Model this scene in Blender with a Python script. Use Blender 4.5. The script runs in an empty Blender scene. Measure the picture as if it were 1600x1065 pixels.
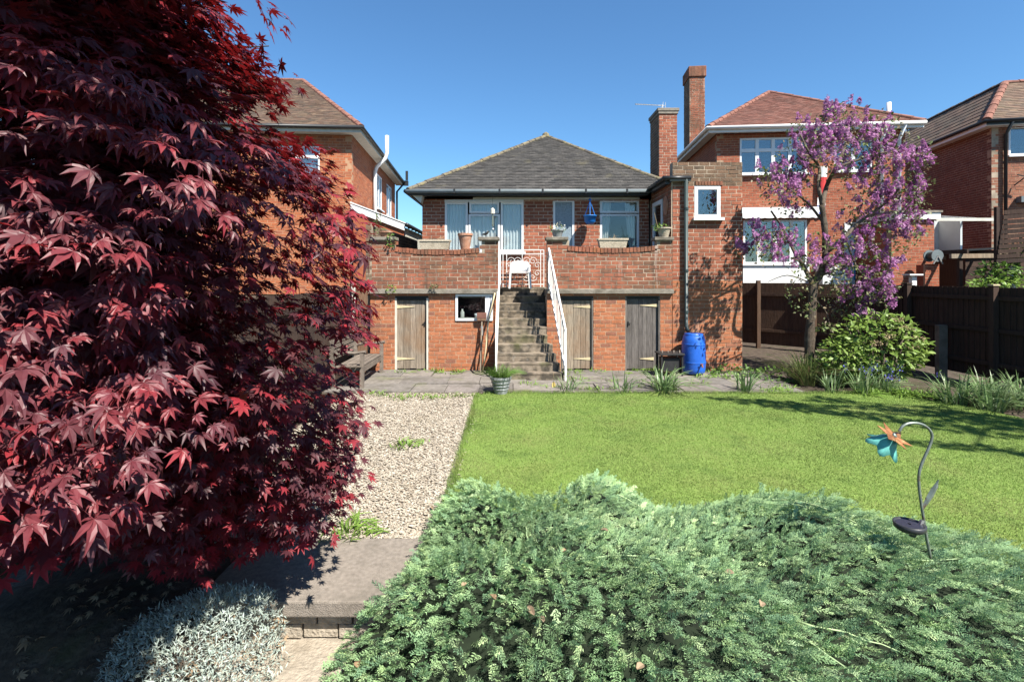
import bpy, math, random
import numpy as np
from mathutils import Vector, Matrix

# ------------------------------------------------------------------ camera, sky, sun, exposure
scene = bpy.context.scene
COL = scene.collection
R = math.radians
EYE = 2.1
SUN_DIR = Vector((-0.50, 0.62, -1.0)).normalized()      # the way the light travels

cam = bpy.data.cameras.new('camera')
cam.sensor_width = 36.0
cam.lens = 18.0
cam.shift_y = -0.064
cam.clip_start = 0.05
cam.clip_end = 3000
cam_o = bpy.data.objects.new('camera', cam)
cam_o.location = (0, 0, EYE)
cam_o.rotation_euler = (R(90), 0, 0)
COL.objects.link(cam_o)
scene.camera = cam_o

world = bpy.data.worlds.new('World')
scene.world = world
world.use_nodes = True
wn, wl = world.node_tree.nodes, world.node_tree.links
sky = wn.new('ShaderNodeTexSky')
sky.sky_type = 'NISHITA'
sky.sun_disc = False
sky.sun_elevation = math.asin(-SUN_DIR.z)
sky.sun_rotation = math.atan2(-SUN_DIR.x, -SUN_DIR.y)
sky.altitude = 1500
sky.air_density = 1.4
sky.dust_density = 0.0
sky.ozone_density = 10.0
tint = wn.new('ShaderNodeMix'); tint.data_type = 'RGBA'; tint.blend_type = 'MULTIPLY'
tint.inputs[0].default_value = 1.0; tint.inputs[7].default_value = (.86, 1.03, 1.03, 1)     # clear air, a little greener blue
wl.new(sky.outputs[0], tint.inputs[6]); wl.new(tint.outputs[2], wn['Background'].inputs[0])
wn['Background'].inputs[1].default_value = 0.063

sun = bpy.data.lights.new('sun', 'SUN')
sun.energy = 5.0
sun.angle = R(0.53)
sun.color = (1.0, 0.95, 0.86)
sun_o = bpy.data.objects.new('sun', sun)
sun_o.rotation_euler = SUN_DIR.to_track_quat('-Z', 'Y').to_euler()
sun_o.location = (10, -12, 25)
COL.objects.link(sun_o)

vs = scene.view_settings
vs.view_transform = 'Standard'
vs.look = 'None'
vs.exposure = 1.46
vs.gamma = 1.0
scene.cycles.max_bounces = 6
scene.cycles.transparent_max_bounces = 8
scene.cycles.use_denoising = True

rng = np.random.default_rng(7)
random.seed(7)

# ------------------------------------------------------------------ helpers
def V3(*a): return np.array(a, dtype=float)
ZV = V3(0, 0, 1)
def norm(v):
    v = np.asarray(v, float)
    return v / np.maximum(np.linalg.norm(v, axis=-1, keepdims=True), 1e-9)
def at(px, py, Y):
    """a point of the garden seen in direction (px, py), at its own distance Y"""
    return V3((px - 800) * Y / 800, Y, EYE - (py - 430) * Y / 800)

def new_mat(name):
    m = bpy.data.materials.new(name); m.use_nodes = True
    n, l = m.node_tree.nodes, m.node_tree.links
    return m, n, l, n['Principled BSDF'], n['Material Output']

def mixc(n, l, fac, a, b, mode='MIX'):
    x = n.new('ShaderNodeMix'); x.data_type = 'RGBA'; x.blend_type = mode
    for sock, v in ((x.inputs[0], fac), (x.inputs[6], a), (x.inputs[7], b)):
        if hasattr(v, 'is_linked') or hasattr(v, 'links'): l.new(v, sock)
        elif isinstance(v, (int, float)): sock.default_value = v if sock.type == 'VALUE' else (v, v, v, 1)
        else: sock.default_value = (*v, 1)
    return x.outputs[2]

ALB = 0.72                     # all reflectances below are given relative to this
def pmat(name, colors, noise=0.25, nscale=8.0, rough=0.8, bump=0.0, bscale=40.0, stains=(), transl=0.0, tcol=None,
         spec=0.3, metal=0.0, stretch=None, hue_noise=None, coat=0.0):
    """procedural material: colour from a per-piece random value, broken up by noise, stains and relief"""
    m, n, l, p, out = new_mat(name)
    colors = [tuple(v * ALB for v in c) for c in colors]
    stains = [(tuple(v * ALB for v in q[0]),) + tuple(q[1:]) for q in stains]
    geo = n.new('ShaderNodeNewGeometry')
    pos = geo.outputs['Position']
    if stretch:
        mp = n.new('ShaderNodeMapping'); mp.inputs['Scale'].default_value = stretch
        l.new(pos, mp.inputs[0]); pos = mp.outputs[0]
    if len(colors) > 1:
        at_ = n.new('ShaderNodeAttribute'); at_.attribute_name = 'rnd'
        oi = n.new('ShaderNodeObjectInfo')
        ad = n.new('ShaderNodeMath'); ad.operation = 'ADD'
        l.new(at_.outputs['Fac'], ad.inputs[0]); l.new(oi.outputs['Random'], ad.inputs[1])
        fr = n.new('ShaderNodeMath'); fr.operation = 'FRACT'; l.new(ad.outputs[0], fr.inputs[0])
        rp = n.new('ShaderNodeValToRGB')
        el = rp.color_ramp.elements
        while len(el) < len(colors): el.new(0.5)
        for i, c in enumerate(colors):
            el[i].position = i / (len(colors) - 1); el[i].color = (*c, 1)
        l.new(fr.outputs[0], rp.inputs[0]); col = rp.outputs[0]
    else:
        rgb = n.new('ShaderNodeRGB'); rgb.outputs[0].default_value = (*colors[0], 1); col = rgb.outputs[0]
    def nz(s, d=4, src=pos):
        t = n.new('ShaderNodeTexNoise'); t.inputs['Scale'].default_value = s; t.inputs['Detail'].default_value = d
        l.new(src, t.inputs['Vector']); return t.outputs['Fac']
    if noise:
        mr = n.new('ShaderNodeMapRange'); mr.inputs[1].default_value = 0.25; mr.inputs[2].default_value = 0.75
        mr.inputs[3].default_value = 1 - noise; mr.inputs[4].default_value = 1 + noise
        l.new(nz(nscale, 6), mr.inputs[0])
        col = mixc(n, l, 1.0, col, mr.outputs[0], 'MULTIPLY')
    for st_ in stains:
        sc, sscale, lo, hi, amt = st_[:5]; src_ = geo.outputs['Position']
        if len(st_) > 5:
            mp_ = n.new('ShaderNodeMapping'); mp_.inputs['Scale'].default_value = st_[5]; l.new(src_, mp_.inputs[0]); src_ = mp_.outputs[0]
        mr = n.new('ShaderNodeMapRange'); mr.inputs[1].default_value = lo; mr.inputs[2].default_value = hi
        mr.inputs[4].default_value = amt
        l.new(nz(sscale, 5, src_), mr.inputs[0])
        col = mixc(n, l, mr.outputs[0], col, sc)
    l.new(col, p.inputs['Base Color'])
    p.inputs['Roughness'].default_value = rough
    p.inputs['Specular IOR Level'].default_value = spec
    p.inputs['Metallic'].default_value = metal
    if coat: p.inputs['Coat Weight'].default_value = coat
    if bump:
        b = n.new('ShaderNodeBump'); b.inputs['Strength'].default_value = min(1, bump); b.inputs['Distance'].default_value = 0.02
        l.new(nz(bscale, 6), b.inputs['Height']); l.new(b.outputs[0], p.inputs['Normal'])
    if transl:
        t = n.new('ShaderNodeBsdfTranslucent')
        if tcol: t.inputs[0].default_value = (*tcol, 1)
        else: l.new(col, t.inputs[0])
        mx = n.new('ShaderNodeMixShader'); mx.inputs[0].default_value = transl
        l.new(p.outputs[0], mx.inputs[1]); l.new(t.outputs[0], mx.inputs[2]); l.new(mx.outputs[0], out.inputs[0])
    return m

def glass_mat(name, tint=(0.8, 0.86, 0.9), refl=0.28):
    m, n, l, p, out = new_mat(name)
    n.remove(p)
    t = n.new('ShaderNodeBsdfTransparent'); t.inputs[0].default_value = (*tint, 1)
    g = n.new('ShaderNodeBsdfGlossy'); g.inputs['Roughness'].default_value = 0.03
    lw = n.new('ShaderNodeLayerWeight'); lw.inputs[0].default_value = refl
    mr = n.new('ShaderNodeMath'); mr.operation = 'MULTIPLY_ADD'
    mr.inputs[1].default_value = 0.7; mr.inputs[2].default_value = refl * 0.6
    mx = n.new('ShaderNodeMixShader')
    l.new(lw.outputs['Fresnel'], mr.inputs[0]); l.new(mr.outputs[0], mx.inputs[0])
    l.new(t.outputs[0], mx.inputs[1]); l.new(g.outputs[0], mx.inputs[2]); l.new(mx.outputs[0], out.inputs[0])
    return m

MW = {}                                                   # world matrices of top-level objects
def tag(o, label=None, cat=None, group=None, kind=None):
    for k, v in (('label', label), ('category', cat), ('group', group), ('kind', kind)):
        if v: o[k] = v
    return o
def thing(name, label, cat, loc=(0, 0, 0), rz=0.0, group=None):
    o = bpy.data.objects.new(name, None); COL.objects.link(o)
    o.location = loc; o.rotation_euler = (0, 0, rz); o.empty_display_size = 0.1
    MW[o.name] = Matrix.Translation(Vector(loc)) @ Matrix.Rotation(rz, 4, 'Z')
    return tag(o, label, cat, group)
def root_of(o):
    while o.parent: o = o.parent
    return o
def to_local(P, parent):
    P = np.asarray(P, float)
    if parent is None: return P
    M = np.array(MW.get(root_of(parent).name, Matrix.Identity(4)).inverted())
    return P @ M[:3, :3].T + M[:3, 3]

def link(name, me, m=None, parent=None, kind=None):
    o = bpy.data.objects.new(name, me); COL.objects.link(o)
    if m and not len(me.materials): me.materials.append(m)
    o.parent = parent
    if kind: o['kind'] = kind
    return o

def np_mesh(name, Vt, F, m, parent=None, rnd=None, smooth=False, kind=None, local=False):
    """one mesh object out of arrays; F is an array of tris or quads, or a list of such arrays"""
    Vt = np.asarray(Vt, np.float32)
    if not local: Vt = to_local(Vt, parent).astype(np.float32)
    Fs = F if isinstance(F, list) else [F]
    Fs = [np.asarray(f, np.int32) for f in Fs if len(f)]
    me = bpy.data.meshes.new(name)
    me.vertices.add(len(Vt)); me.vertices.foreach_set('co', Vt.ravel())
    nl = sum(f.size for f in Fs); npoly = sum(len(f) for f in Fs)
    me.loops.add(nl); me.loops.foreach_set('vertex_index', np.concatenate([f.ravel() for f in Fs]))
    tot = np.concatenate([np.full(len(f), f.shape[1], np.int32) for f in Fs])
    me.polygons.add(npoly)
    me.polygons.foreach_set('loop_start', np.concatenate([[0], np.cumsum(tot)[:-1]]).astype(np.int32))
    me.polygons.foreach_set('use_smooth', np.full(npoly, bool(smooth)))
    if rnd is not None:
        a = me.attributes.new('rnd', 'FLOAT', 'POINT'); a.data.foreach_set('value', np.asarray(rnd, np.float32))
    me.update(calc_edges=True); me.validate()
    return link(name, me, m, parent, kind)

CUBE = np.array([[x, y, z] for x in (-.5, .5) for y in (-.5, .5) for z in (-.5, .5)], float)
CUBEF = np.array([[0, 1, 3, 2], [4, 6, 7, 5], [0, 4, 5, 1], [2, 3, 7, 6], [0, 2, 6, 4], [1, 5, 7, 3]])

class MB:
    """collects shapes, then links them as ONE mesh object"""
    def __init__(s): s.v = []; s.f = []; s.n = 0
    def add(s, v, f):
        v = np.asarray(v, float); s.v.append(v)
        s.f += [[i + s.n for i in q] for q in f]; s.n += len(v); return s
    def box(s, x0, x1, y0, y1, z0, z1):
        c = np.array([(x0 + x1) / 2, (y0 + y1) / 2, (z0 + z1) / 2]); d = np.array([x1 - x0, y1 - y0, z1 - z0])
        return s.add(CUBE * d + c, CUBEF.tolist())
    def obox(s, c, U, W, T, du, dw, dt):
        """box about c with axes U, W, T and sizes"""
        B = np.stack([np.asarray(U) * du, np.asarray(W) * dw, np.asarray(T) * dt])
        return s.add(CUBE @ B + np.asarray(c), CUBEF.tolist())
    def bar(s, a, b, w, t=None, up=(0, 0, 1)):
        a, b = np.asarray(a, float), np.asarray(b, float); d = norm(b - a)
        u = np.asarray(up, float)
        if abs(d @ u) > .95: u = V3(0, 1, 0)
        x = norm(np.cross(d, u)); y = np.cross(x, d)
        return s.obox((a + b) / 2, x, d, y, w, np.linalg.norm(b - a), t or w)
    def tube(s, pts, r, k=8, cap=True):
        pts = np.asarray(pts, float); n = len(pts)
        r = np.full(n, r) if np.isscalar(r) else np.asarray(r, float)
        rows = []; prev = None
        for i in range(n):
            d = norm(pts[min(i + 1, n - 1)] - pts[max(i - 1, 0)])
            u = prev if prev is not None else (V3(1, 0, 0) if abs(d[2]) > .8 else V3(0, 0, 1))
            x = norm(np.cross(d, u)); y = np.cross(x, d); prev = y
            a = np.linspace(0, 2 * np.pi, k, endpoint=False)
            rows.append(pts[i] + r[i] * (np.cos(a)[:, None] * x + np.sin(a)[:, None] * y))
        f = [[i * k + j, i * k + (j + 1) % k, (i + 1) * k + (j + 1) % k, (i + 1) * k + j] for i in range(n - 1) for j in range(k)]
        if cap: f += [list(range(k))[::-1], [(n - 1) * k + j for j in range(k)]]
        return s.add(np.concatenate(rows), f)
    def lathe(s, prof, c, k=20, cap=True):
        """prof: (radius, z) pairs turned about the vertical through c"""
        a = np.linspace(0, 2 * np.pi, k, endpoint=False); n = len(prof)
        v = np.concatenate([np.stack([r * np.cos(a), r * np.sin(a), np.full(k, z)], 1) for r, z in prof]) + np.asarray(c)
        f = [[i * k + j, i * k + (j + 1) % k, (i + 1) * k + (j + 1) % k, (i + 1) * k + j] for i in range(n - 1) for j in range(k)]
        if cap: f += [list(range(k))[::-1], [(n - 1) * k + j for j in range(k)]]
        return s.add(v, f)
    def prism(s, poly, vec):
        """a flat polygon (3-D points) pushed along vec"""
        p = np.asarray(poly, float); n = len(p)
        f = [list(range(n))[::-1], [n + i for i in range(n)]] + [[i, (i + 1) % n, n + (i + 1) % n, n + i] for i in range(n)]
        return s.add(np.concatenate([p, p + np.asarray(vec)]), f)
    def build(s, name, m, parent=None, smooth=False, local=False, kind=None, bevel=0.0):
        Vt = np.concatenate(s.v)
        if not local: Vt = to_local(Vt, parent)
        me = bpy.data.meshes.new(name); me.from_pydata(Vt.tolist(), [], s.f)
        if smooth: me.polygons.foreach_set('use_smooth', np.ones(len(me.polygons), bool))
        me.update()
        o = link(name, me, m, parent, kind)
        if bevel:
            b = o.modifiers.new('bevel', 'BEVEL'); b.width = bevel; b.segments = 2; b.limit_method = 'ANGLE'
        return o

def frames(d, nrm):
    """rotation matrices whose Y is d and whose Z is near nrm"""
    d = norm(d); z = nrm - (nrm * d).sum(-1, keepdims=True) * d; z = norm(z)
    x = np.cross(d, z)
    return np.stack([x, d, z], -1)
def tile(Vl, Fl, pos, Rm, sc):
    """copies of a small mesh as one big vertex and face array"""
    k, nv = len(pos), len(Vl)
    sc = np.asarray(sc, float)
    P = Vl[None] * (sc[:, None, None] if sc.ndim == 1 else sc[:, None, :])
    P = np.einsum('kij,knj->kni', Rm, P) + pos[:, None, :]
    F = (np.asarray(Fl)[None] + (np.arange(k) * nv)[:, None, None]).reshape(-1, np.asarray(Fl).shape[1])
    return P.reshape(-1, 3), F

def unit_mesh(name, Vl, Fl, m, smooth=False):
    me = bpy.data.meshes.new(name); me.from_pydata(np.asarray(Vl).tolist(), [], np.asarray(Fl).tolist())
    if smooth: me.polygons.foreach_set('use_smooth', np.ones(len(me.polygons), bool))
    me.materials.append(m); me.update(); return me
def place(name, me, parent, pos, R3, sc):
    """one piece: an object that shares mesh data, given in world axes"""
    o = bpy.data.objects.new(name, me); COL.objects.link(o); o.parent = parent
    M = np.eye(4); M[:3, :3] = np.asarray(R3) * np.asarray(sc); M[:3, 3] = pos
    W = MW.get(root_of(parent).name, Matrix.Identity(4)) if parent else Matrix.Identity(4)
    o.matrix_local = W.inverted() @ Matrix(M.tolist())
    return o

def scatter_leaves(parent, Vl, Fl, pos, Rm, sc, m, own=0, piece='leaf', rest='foliage', smooth=True, variants=None):
    """the own leaves nearest to the camera become parts, the others one part of kind stuff"""
    dist = np.linalg.norm(pos - V3(0, 0, EYE), axis=1)
    order = np.argsort(dist); a, b = order[:own], order[own:]
    if own:
        me = unit_mesh(piece, *(variants or (Vl, Fl)), m, smooth)
        for i in a: place(piece, me, parent, pos[i], Rm[i], sc[i])
    if len(b):
        P, F = tile(Vl, Fl, pos[b], Rm[b], sc[b])
        np_mesh(rest, P, F, m, parent, rnd=np.repeat(rng.random(len(b)), len(Vl)), smooth=smooth, kind='stuff')

# ------------------------------------------------------------------ materials
BR_RED = [(.26, .08, .045), (.34, .11, .06), (.30, .094, .053), (.39, .135, .075), (.21, .07, .046)]
BR_ORANGE = [(.36, .125, .058), (.44, .16, .074), (.39, .14, .065), (.46, .175, .085), (.24, .105, .07), (.42, .15, .066)]
M = {}
M['brick_red'] = pmat('brick_red', BR_RED, .22, 14, .9, .5, 60, stains=[((.12, .075, .05), 1.1, .5, .75, .4), ((.14, .09, .06), 1.0, .56, .72, .45, (4, 4, .5))])
M['brick_orange'] = pmat('brick_orange', BR_ORANGE, .2, 14, .9, .5, 60, stains=[((.20, .11, .08), 1.6, .56, .74, .5), ((.5, .36, .28), 3.0, .66, .8, .4), ((.55, .42, .34), 1.0, .62, .74, .5, (5, 5, .4))])
M['brick_weathered'] = pmat('brick_weathered', [(.29, .105, .06), (.35, .12, .068), (.24, .095, .06), (.39, .135, .075), (.19, .095, .06)], .3, 9, .95, .6, 60,
    stains=[((.13, .085, .052), 1.3, .46, .66, .65), ((.36, .17, .05), 2.2, .6, .75, .5), ((.45, .42, .36), 3.6, .68, .8, .5), ((.07, .05, .035), 1.0, .54, .70, .6, (5, 5, .5)), ((.55, .50, .44), 1.3, .64, .74, .6, (4, 4, .45))])
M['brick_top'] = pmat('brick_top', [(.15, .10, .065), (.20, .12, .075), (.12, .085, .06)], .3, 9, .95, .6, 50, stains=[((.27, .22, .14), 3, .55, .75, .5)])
M['mortar'] = pmat('mortar', [(.52, .42, .32)], .2, 10, .95, .3, 120, stains=[((.22, .17, .12), 1.4, .5, .7, .6)])
M['mortar_warm'] = pmat('mortar_warm', [(.47, .30, .19)], .25, 8, .95, .3, 120, stains=[((.24, .16, .11), 1.6, .5, .7, .6)])
M['mortar_dark'] = pmat('mortar_dark', [(.44, .36, .27)], .3, 6, .95, .3, 120, stains=[((.14, .11, .08), 1.4, .45, .65, .7)])
M['tile_dark'] = pmat('tile_dark', [(.066, .062, .058), (.086, .08, .074), (.056, .053, .05), (.10, .092, .084)], .3, 5, .9, .4, 50,
    stains=[((.17, .15, .09), 2.4, .6, .78, .55), ((.03, .03, .028), .9, .58, .75, .6)])
M['tile_brown'] = pmat('tile_brown', [(.15, .10, .075), (.19, .12, .085), (.12, .09, .07), (.22, .15, .10)], .25, 5, .9, .4, 50, stains=[((.12, .11, .075), 1.5, .55, .75, .5)])
M['tile_red'] = pmat('tile_red', [(.23, .105, .08), (.27, .12, .09), (.20, .095, .075), (.25, .125, .095)], .25, 5, .9, .4, 50, stains=[((.15, .09, .07), 1.2, .55, .75, .5)])
M['hip_red'] = pmat('hip_red', [(.25, .11, .08), (.21, .095, .07), (.28, .13, .095)], .3, 6, .9, .3, 50)
M['hip_mossy'] = pmat('hip_mossy', [(.12, .10, .08), (.15, .13, .095), (.19, .16, .11), (.10, .085, .07)], .4, 20, .95, .6, 60, stains=[((.3, .26, .12), 9, .5, .7, .7)])
M['white_paint'] = pmat('white_paint', [(.80, .80, .78)], .05, 5, .5, spec=.4)
M['white_upvc'] = pmat('white_upvc', [(.82, .83, .84)], .03, 3, .3, spec=.5)
M['cream_paint'] = pmat('cream_paint', [(.62, .60, .52)], .12, 8, .6, stains=[((.4, .37, .3), 5, .6, .8, .4)])
M['black_gutter'] = pmat('black_gutter', [(.02, .022, .024)], .2, 6, .45, spec=.4)
M['grey_gutter'] = pmat('grey_gutter', [(.16, .19, .20)], .15, 6, .5, spec=.4)
M['green_pipe'] = pmat('green_pipe', [(.035, .055, .055)], .2, 6, .45, spec=.4)
M['glass'] = glass_mat('glass', (.94, .96, .97), .22)
M['glass_clear'] = glass_mat('glass_clear', (.9, .94, .95), .12)
M['glass_frosted'] = pmat('glass_frosted', [(.24, .30, .34)], .3, 30, .25, .5, 60, spec=.6)
M['curtain'] = pmat('curtain', [(.90, .88, .86)], .06, 4, .9, transl=.1)
M['curtain_cream'] = pmat('curtain_cream', [(.68, .66, .6)], .08, 4, .9)
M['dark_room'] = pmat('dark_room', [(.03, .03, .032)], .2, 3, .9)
M['concrete'] = pmat('concrete', [(.25, .22, .18)], .3, 9, .95, .6, 70, stains=[((.10, .085, .06), 2.5, .5, .68, .75), ((.38, .35, .3), 6, .6, .78, .5), ((.16, .17, .07), 1.8, .58, .75, .45)])
M['step_concrete'] = pmat('step_concrete', [(.225, .178, .13), (.26, .21, .155), (.20, .158, .112)], .35, 12, .95, .7, 60,
    stains=[((.055, .047, .036), 5.0, .46, .6, .85), ((.34, .31, .27), 11, .6, .74, .5), ((.13, .13, .05), 2.4, .56, .72, .6)])
M['slab'] = pmat('slab', [(.25, .215, .18), (.28, .24, .205), (.22, .19, .16)], .25, 30, .95, .5, 140, stains=[((.09, .08, .06), 2.6, .5, .7, .6), ((.33, .30, .26), 24, .62, .75, .5)])
M['paving'] = pmat('paving', [(.20, .175, .155), (.25, .22, .19), (.17, .155, .14), (.23, .20, .18)], .25, 14, .95, .4, 90,
    stains=[((.09, .08, .055), 2.2, .5, .7, .7), ((.36, .33, .3), 8, .64, .78, .5), ((.14, .16, .04), 1.7, .57, .72, .55)])
M['stone'] = pmat('stone', [(.42, .36, .28), (.36, .31, .25)], .3, 20, .95, .8, 50, stains=[((.24, .2, .15), 8, .5, .7, .6)])
M['wood_grey'] = pmat('wood_grey', [(.27, .215, .16), (.33, .27, .20), (.22, .175, .13), (.36, .30, .235)], .42, 5, .9, .5, 12, stretch=(9, 9, .8), stains=[((.26, .135, .06), 1.3, .52, .72, .6), ((.34, .31, .27), 2.6, .6, .76, .4)])
M['wood_dark'] = pmat('wood_dark', [(.12, .105, .095), (.17, .15, .135), (.09, .08, .072), (.2, .18, .155)], .42, 5, .9, .5, 12, stretch=(9, 9, .8), stains=[((.05, .045, .04), 1.6, .5, .7, .6)])
M['wood_brown'] = pmat('wood_brown', [(.17, .095, .055), (.20, .115, .07)], .35, 5, .85, .4, 12, stretch=(9, 9, .8))
M['wood_fence'] = pmat('wood_fence', [(.05, .03, .022), (.065, .038, .027), (.042, .026, .02)], .35, 5, .9, .4, 14, stretch=(6, 6, .7))
M['wood_back'] = pmat('wood_back', [(.085, .048, .03), (.10, .058, .036), (.07, .04, .027)], .35, 5, .9, .4, 14, stretch=(6, 6, .7))
M['wood_strap'] = pmat('wood_strap', [(.62, .52, .32)], .2, 8, .8, .3, 30)
M['wood_bench'] = pmat('wood_bench', [(.16, .13, .105), (.2, .165, .135)], .35, 6, .9, .4, 14)
M['terracotta'] = pmat('terracotta', [(.44, .22, .14)], .2, 10, .85, .3, 40, stains=[((.6, .48, .4), 7, .55, .75, .5)])
M['pot_stone'] = pmat('pot_stone', [(.50, .43, .33)], .25, 40, .95, .7, 60, stains=[((.3, .25, .18), 8, .5, .7, .6)])
M['blue_plastic'] = pmat('blue_plastic', [(.02, .13, .60)], .22, 6, .38, .1, 30, spec=.5, stains=[((.12, .20, .5), 7, .58, .75, .45), ((.10, .09, .10), 3, .6, .78, .4)])
M['blue_pot'] = pmat('blue_pot', [(.02, .20, .62)], .1, 4, .4)
M['black_iron'] = pmat('black_iron', [(.025, .025, .025)], .3, 10, .6)
M['dark_plastic'] = pmat('dark_plastic', [(.035, .035, .038)], .1, 10, .4, spec=.5)
M['bronze'] = pmat('bronze', [(.24, .28, .24)], .35, 30, .42, metal=.45, stains=[((.16, .08, .04), 25, .55, .7, .7)])
M['copper'] = pmat('copper', [(.32, .13, .05)], .3, 30, .45, metal=.4, stains=[((.38, .28, .12), 30, .55, .7, .6)])
M['teal_glass'] = pmat('teal_glass', [(.22, .66, .60)], .3, 20, .12, spec=.6, transl=.4, tcol=(.16, .62, .56))
M['galvanised'] = pmat('galvanised', [(.34, .36, .36)], .3, 20, .55, metal=.3, stains=[((.18, .18, .16), 12, .5, .7, .6)])
M['metal_grey'] = pmat('metal_grey', [(.55, .55, .54)], .1, 10, .4, metal=.7)
M['soil'] = pmat('soil', [(.075, .055, .04)], .5, 9, 1.0, .9, 30, stains=[((.14, .11, .085), 14, .52, .7, .6), ((.05, .06, .02), 2.5, .55, .7, .5)])
M['earth'] = pmat('earth', [(.09, .08, .045)], .4, 4, 1.0, .6, 20, stains=[((.06, .09, .025), 1.0, .45, .65, .8)])
M['lawn_base'] = pmat('lawn_base', [(.19, .28, .06)], .3, 22, 1.0, .6, 120, stains=[((.20, .20, .06), 1.4, .52, .72, .45), ((.08, .14, .02), 2.6, .54, .7, .5)])
M['grass'] = pmat('grass', [(.185, .30, .055), (.24, .36, .075), (.155, .265, .045), (.31, .37, .11), (.21, .335, .065)], .38, 1.1, .75, transl=.35, stains=[((.42, .38, .17), 1.2, .52, .72, .5), ((.15, .25, .06), 2.6, .54, .68, .6)])
M['gravel_bed'] = pmat('gravel_bed', [(.30, .24, .18)], .4, 40, 1.0, .9, 90)
M['chips'] = pmat('chips', [(.42, .36, .28), (.50, .44, .355), (.32, .27, .205), (.56, .51, .43), (.37, .31, .235), (.25, .21, .155)], .2, 9, .9, stains=[((.24, .2, .13), 1.1, .55, .72, .4)])
M['bark'] = pmat('bark', [(.13, .10, .075)], .4, 12, .95, .9, 40, stretch=(3, 3, 1), stains=[((.24, .21, .17), 7, .5, .7, .6)])
M['bark_lilac'] = pmat('bark_lilac', [(.10, .075, .055)], .5, 18, .95, 1.0, 50, stretch=(3, 3, 1), stains=[((.2, .17, .13), 9, .52, .68, .6)])
M['bark_dark'] = pmat('bark_dark', [(.06, .045, .04)], .4, 12, .95, .6, 40)
M['maple'] = pmat('maple', [(.12, .034, .042), (.145, .032, .040), (.18, .028, .036), (.10, .034, .044), (.25, .028, .036), (.135, .033, .040)], .25, 9, .5, transl=.14, tcol=(.36, .016, .018), spec=.4)
M['maple_crown'] = pmat('maple_crown', [(.065, .022, .030), (.08, .022, .028), (.105, .020, .026), (.14, .020, .026), (.20, .022, .030), (.28, .024, .034)], .25, 9, .5, transl=.17, tcol=(.36, .018, .02), spec=.35)
M['juniper'] = pmat('juniper', [(.30, .47, .235), (.41, .61, .30), (.24, .41, .24), (.51, .70, .32), (.36, .55, .32)], .3, 3.0, .7, transl=.34, spec=.15)
M['juniper_tip'] = pmat('juniper_tip', [(.45, .62, .30), (.54, .68, .35), (.38, .54, .30)], .25, 4.0, .6, transl=.15, spec=.35)
M['juniper_gap_shade'] = pmat('juniper_gap_shade', [(.012, .020, .009)], .5, 10, 1.0)  # near-black tone painted for the shaded gaps between the shoots
M['dead_leaf'] = pmat('dead_leaf', [(.28, .18, .10), (.34, .25, .16), (.20, .14, .09)], .3, 20, .8)
M['silver'] = pmat('silver', [(.42, .50, .45), (.55, .62, .56), (.30, .38, .33), (.48, .52, .42)], .2, 12, .8, transl=.12)
M['straw'] = pmat('straw', [(.45, .34, .2), (.36, .27, .16)], .3, 20, .9, transl=.2)
M['leaf_green'] = pmat('leaf_green', [(.10, .20, .03), (.15, .27, .045), (.085, .16, .025), (.20, .32, .07)], .25, 6, .5, transl=.3, spec=.4)
M['leaf_bright'] = pmat('leaf_bright', [(.20, .34, .05), (.26, .40, .08), (.15, .27, .04)], .25, 6, .5, transl=.35, spec=.4)
M['leaf_lilac'] = pmat('leaf_lilac', [(.13, .18, .05), (.19, .25, .08), (.10, .14, .04), (.24, .20, .10), (.20, .14, .08)], .25, 6, .55, transl=.3, spec=.4)
M['lilac'] = pmat('lilac', [(.52, .17, .45), (.62, .27, .55), (.38, .10, .32), (.72, .41, .66), (.55, .20, .48)], .15, 8, .7, transl=.25)
M['strap_leaf'] = pmat('strap_leaf', [(.16, .26, .09), (.22, .33, .13), (.12, .21, .08), (.32, .38, .2)], .25, 6, .45, transl=.25, spec=.5)
M['blue_flower'] = pmat('blue_flower', [(.10, .10, .48), (.16, .15, .58)], .2, 6, .6, transl=.2)
M['white_flower'] = pmat('white_flower', [(.75, .75, .7), (.7, .62, .3)], .1, 6, .7)
M['red_flag'] = pmat('red_flag', [(.62, .05, .05)], .1, 6, .8)
M['blue_flag'] = pmat('blue_flag', [(.05, .10, .42)], .1, 6, .8)
M['blue_door'] = pmat('blue_door', [(.03, .30, .55)], .1, 4, .4)
M['solar_cell'] = pmat('solar_cell', [(.03, .03, .045)], .3, 60, .35, spec=.4)
M['yellow'] = pmat('yellow', [(.75, .55, .16)], .15, 8, .7)

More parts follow.
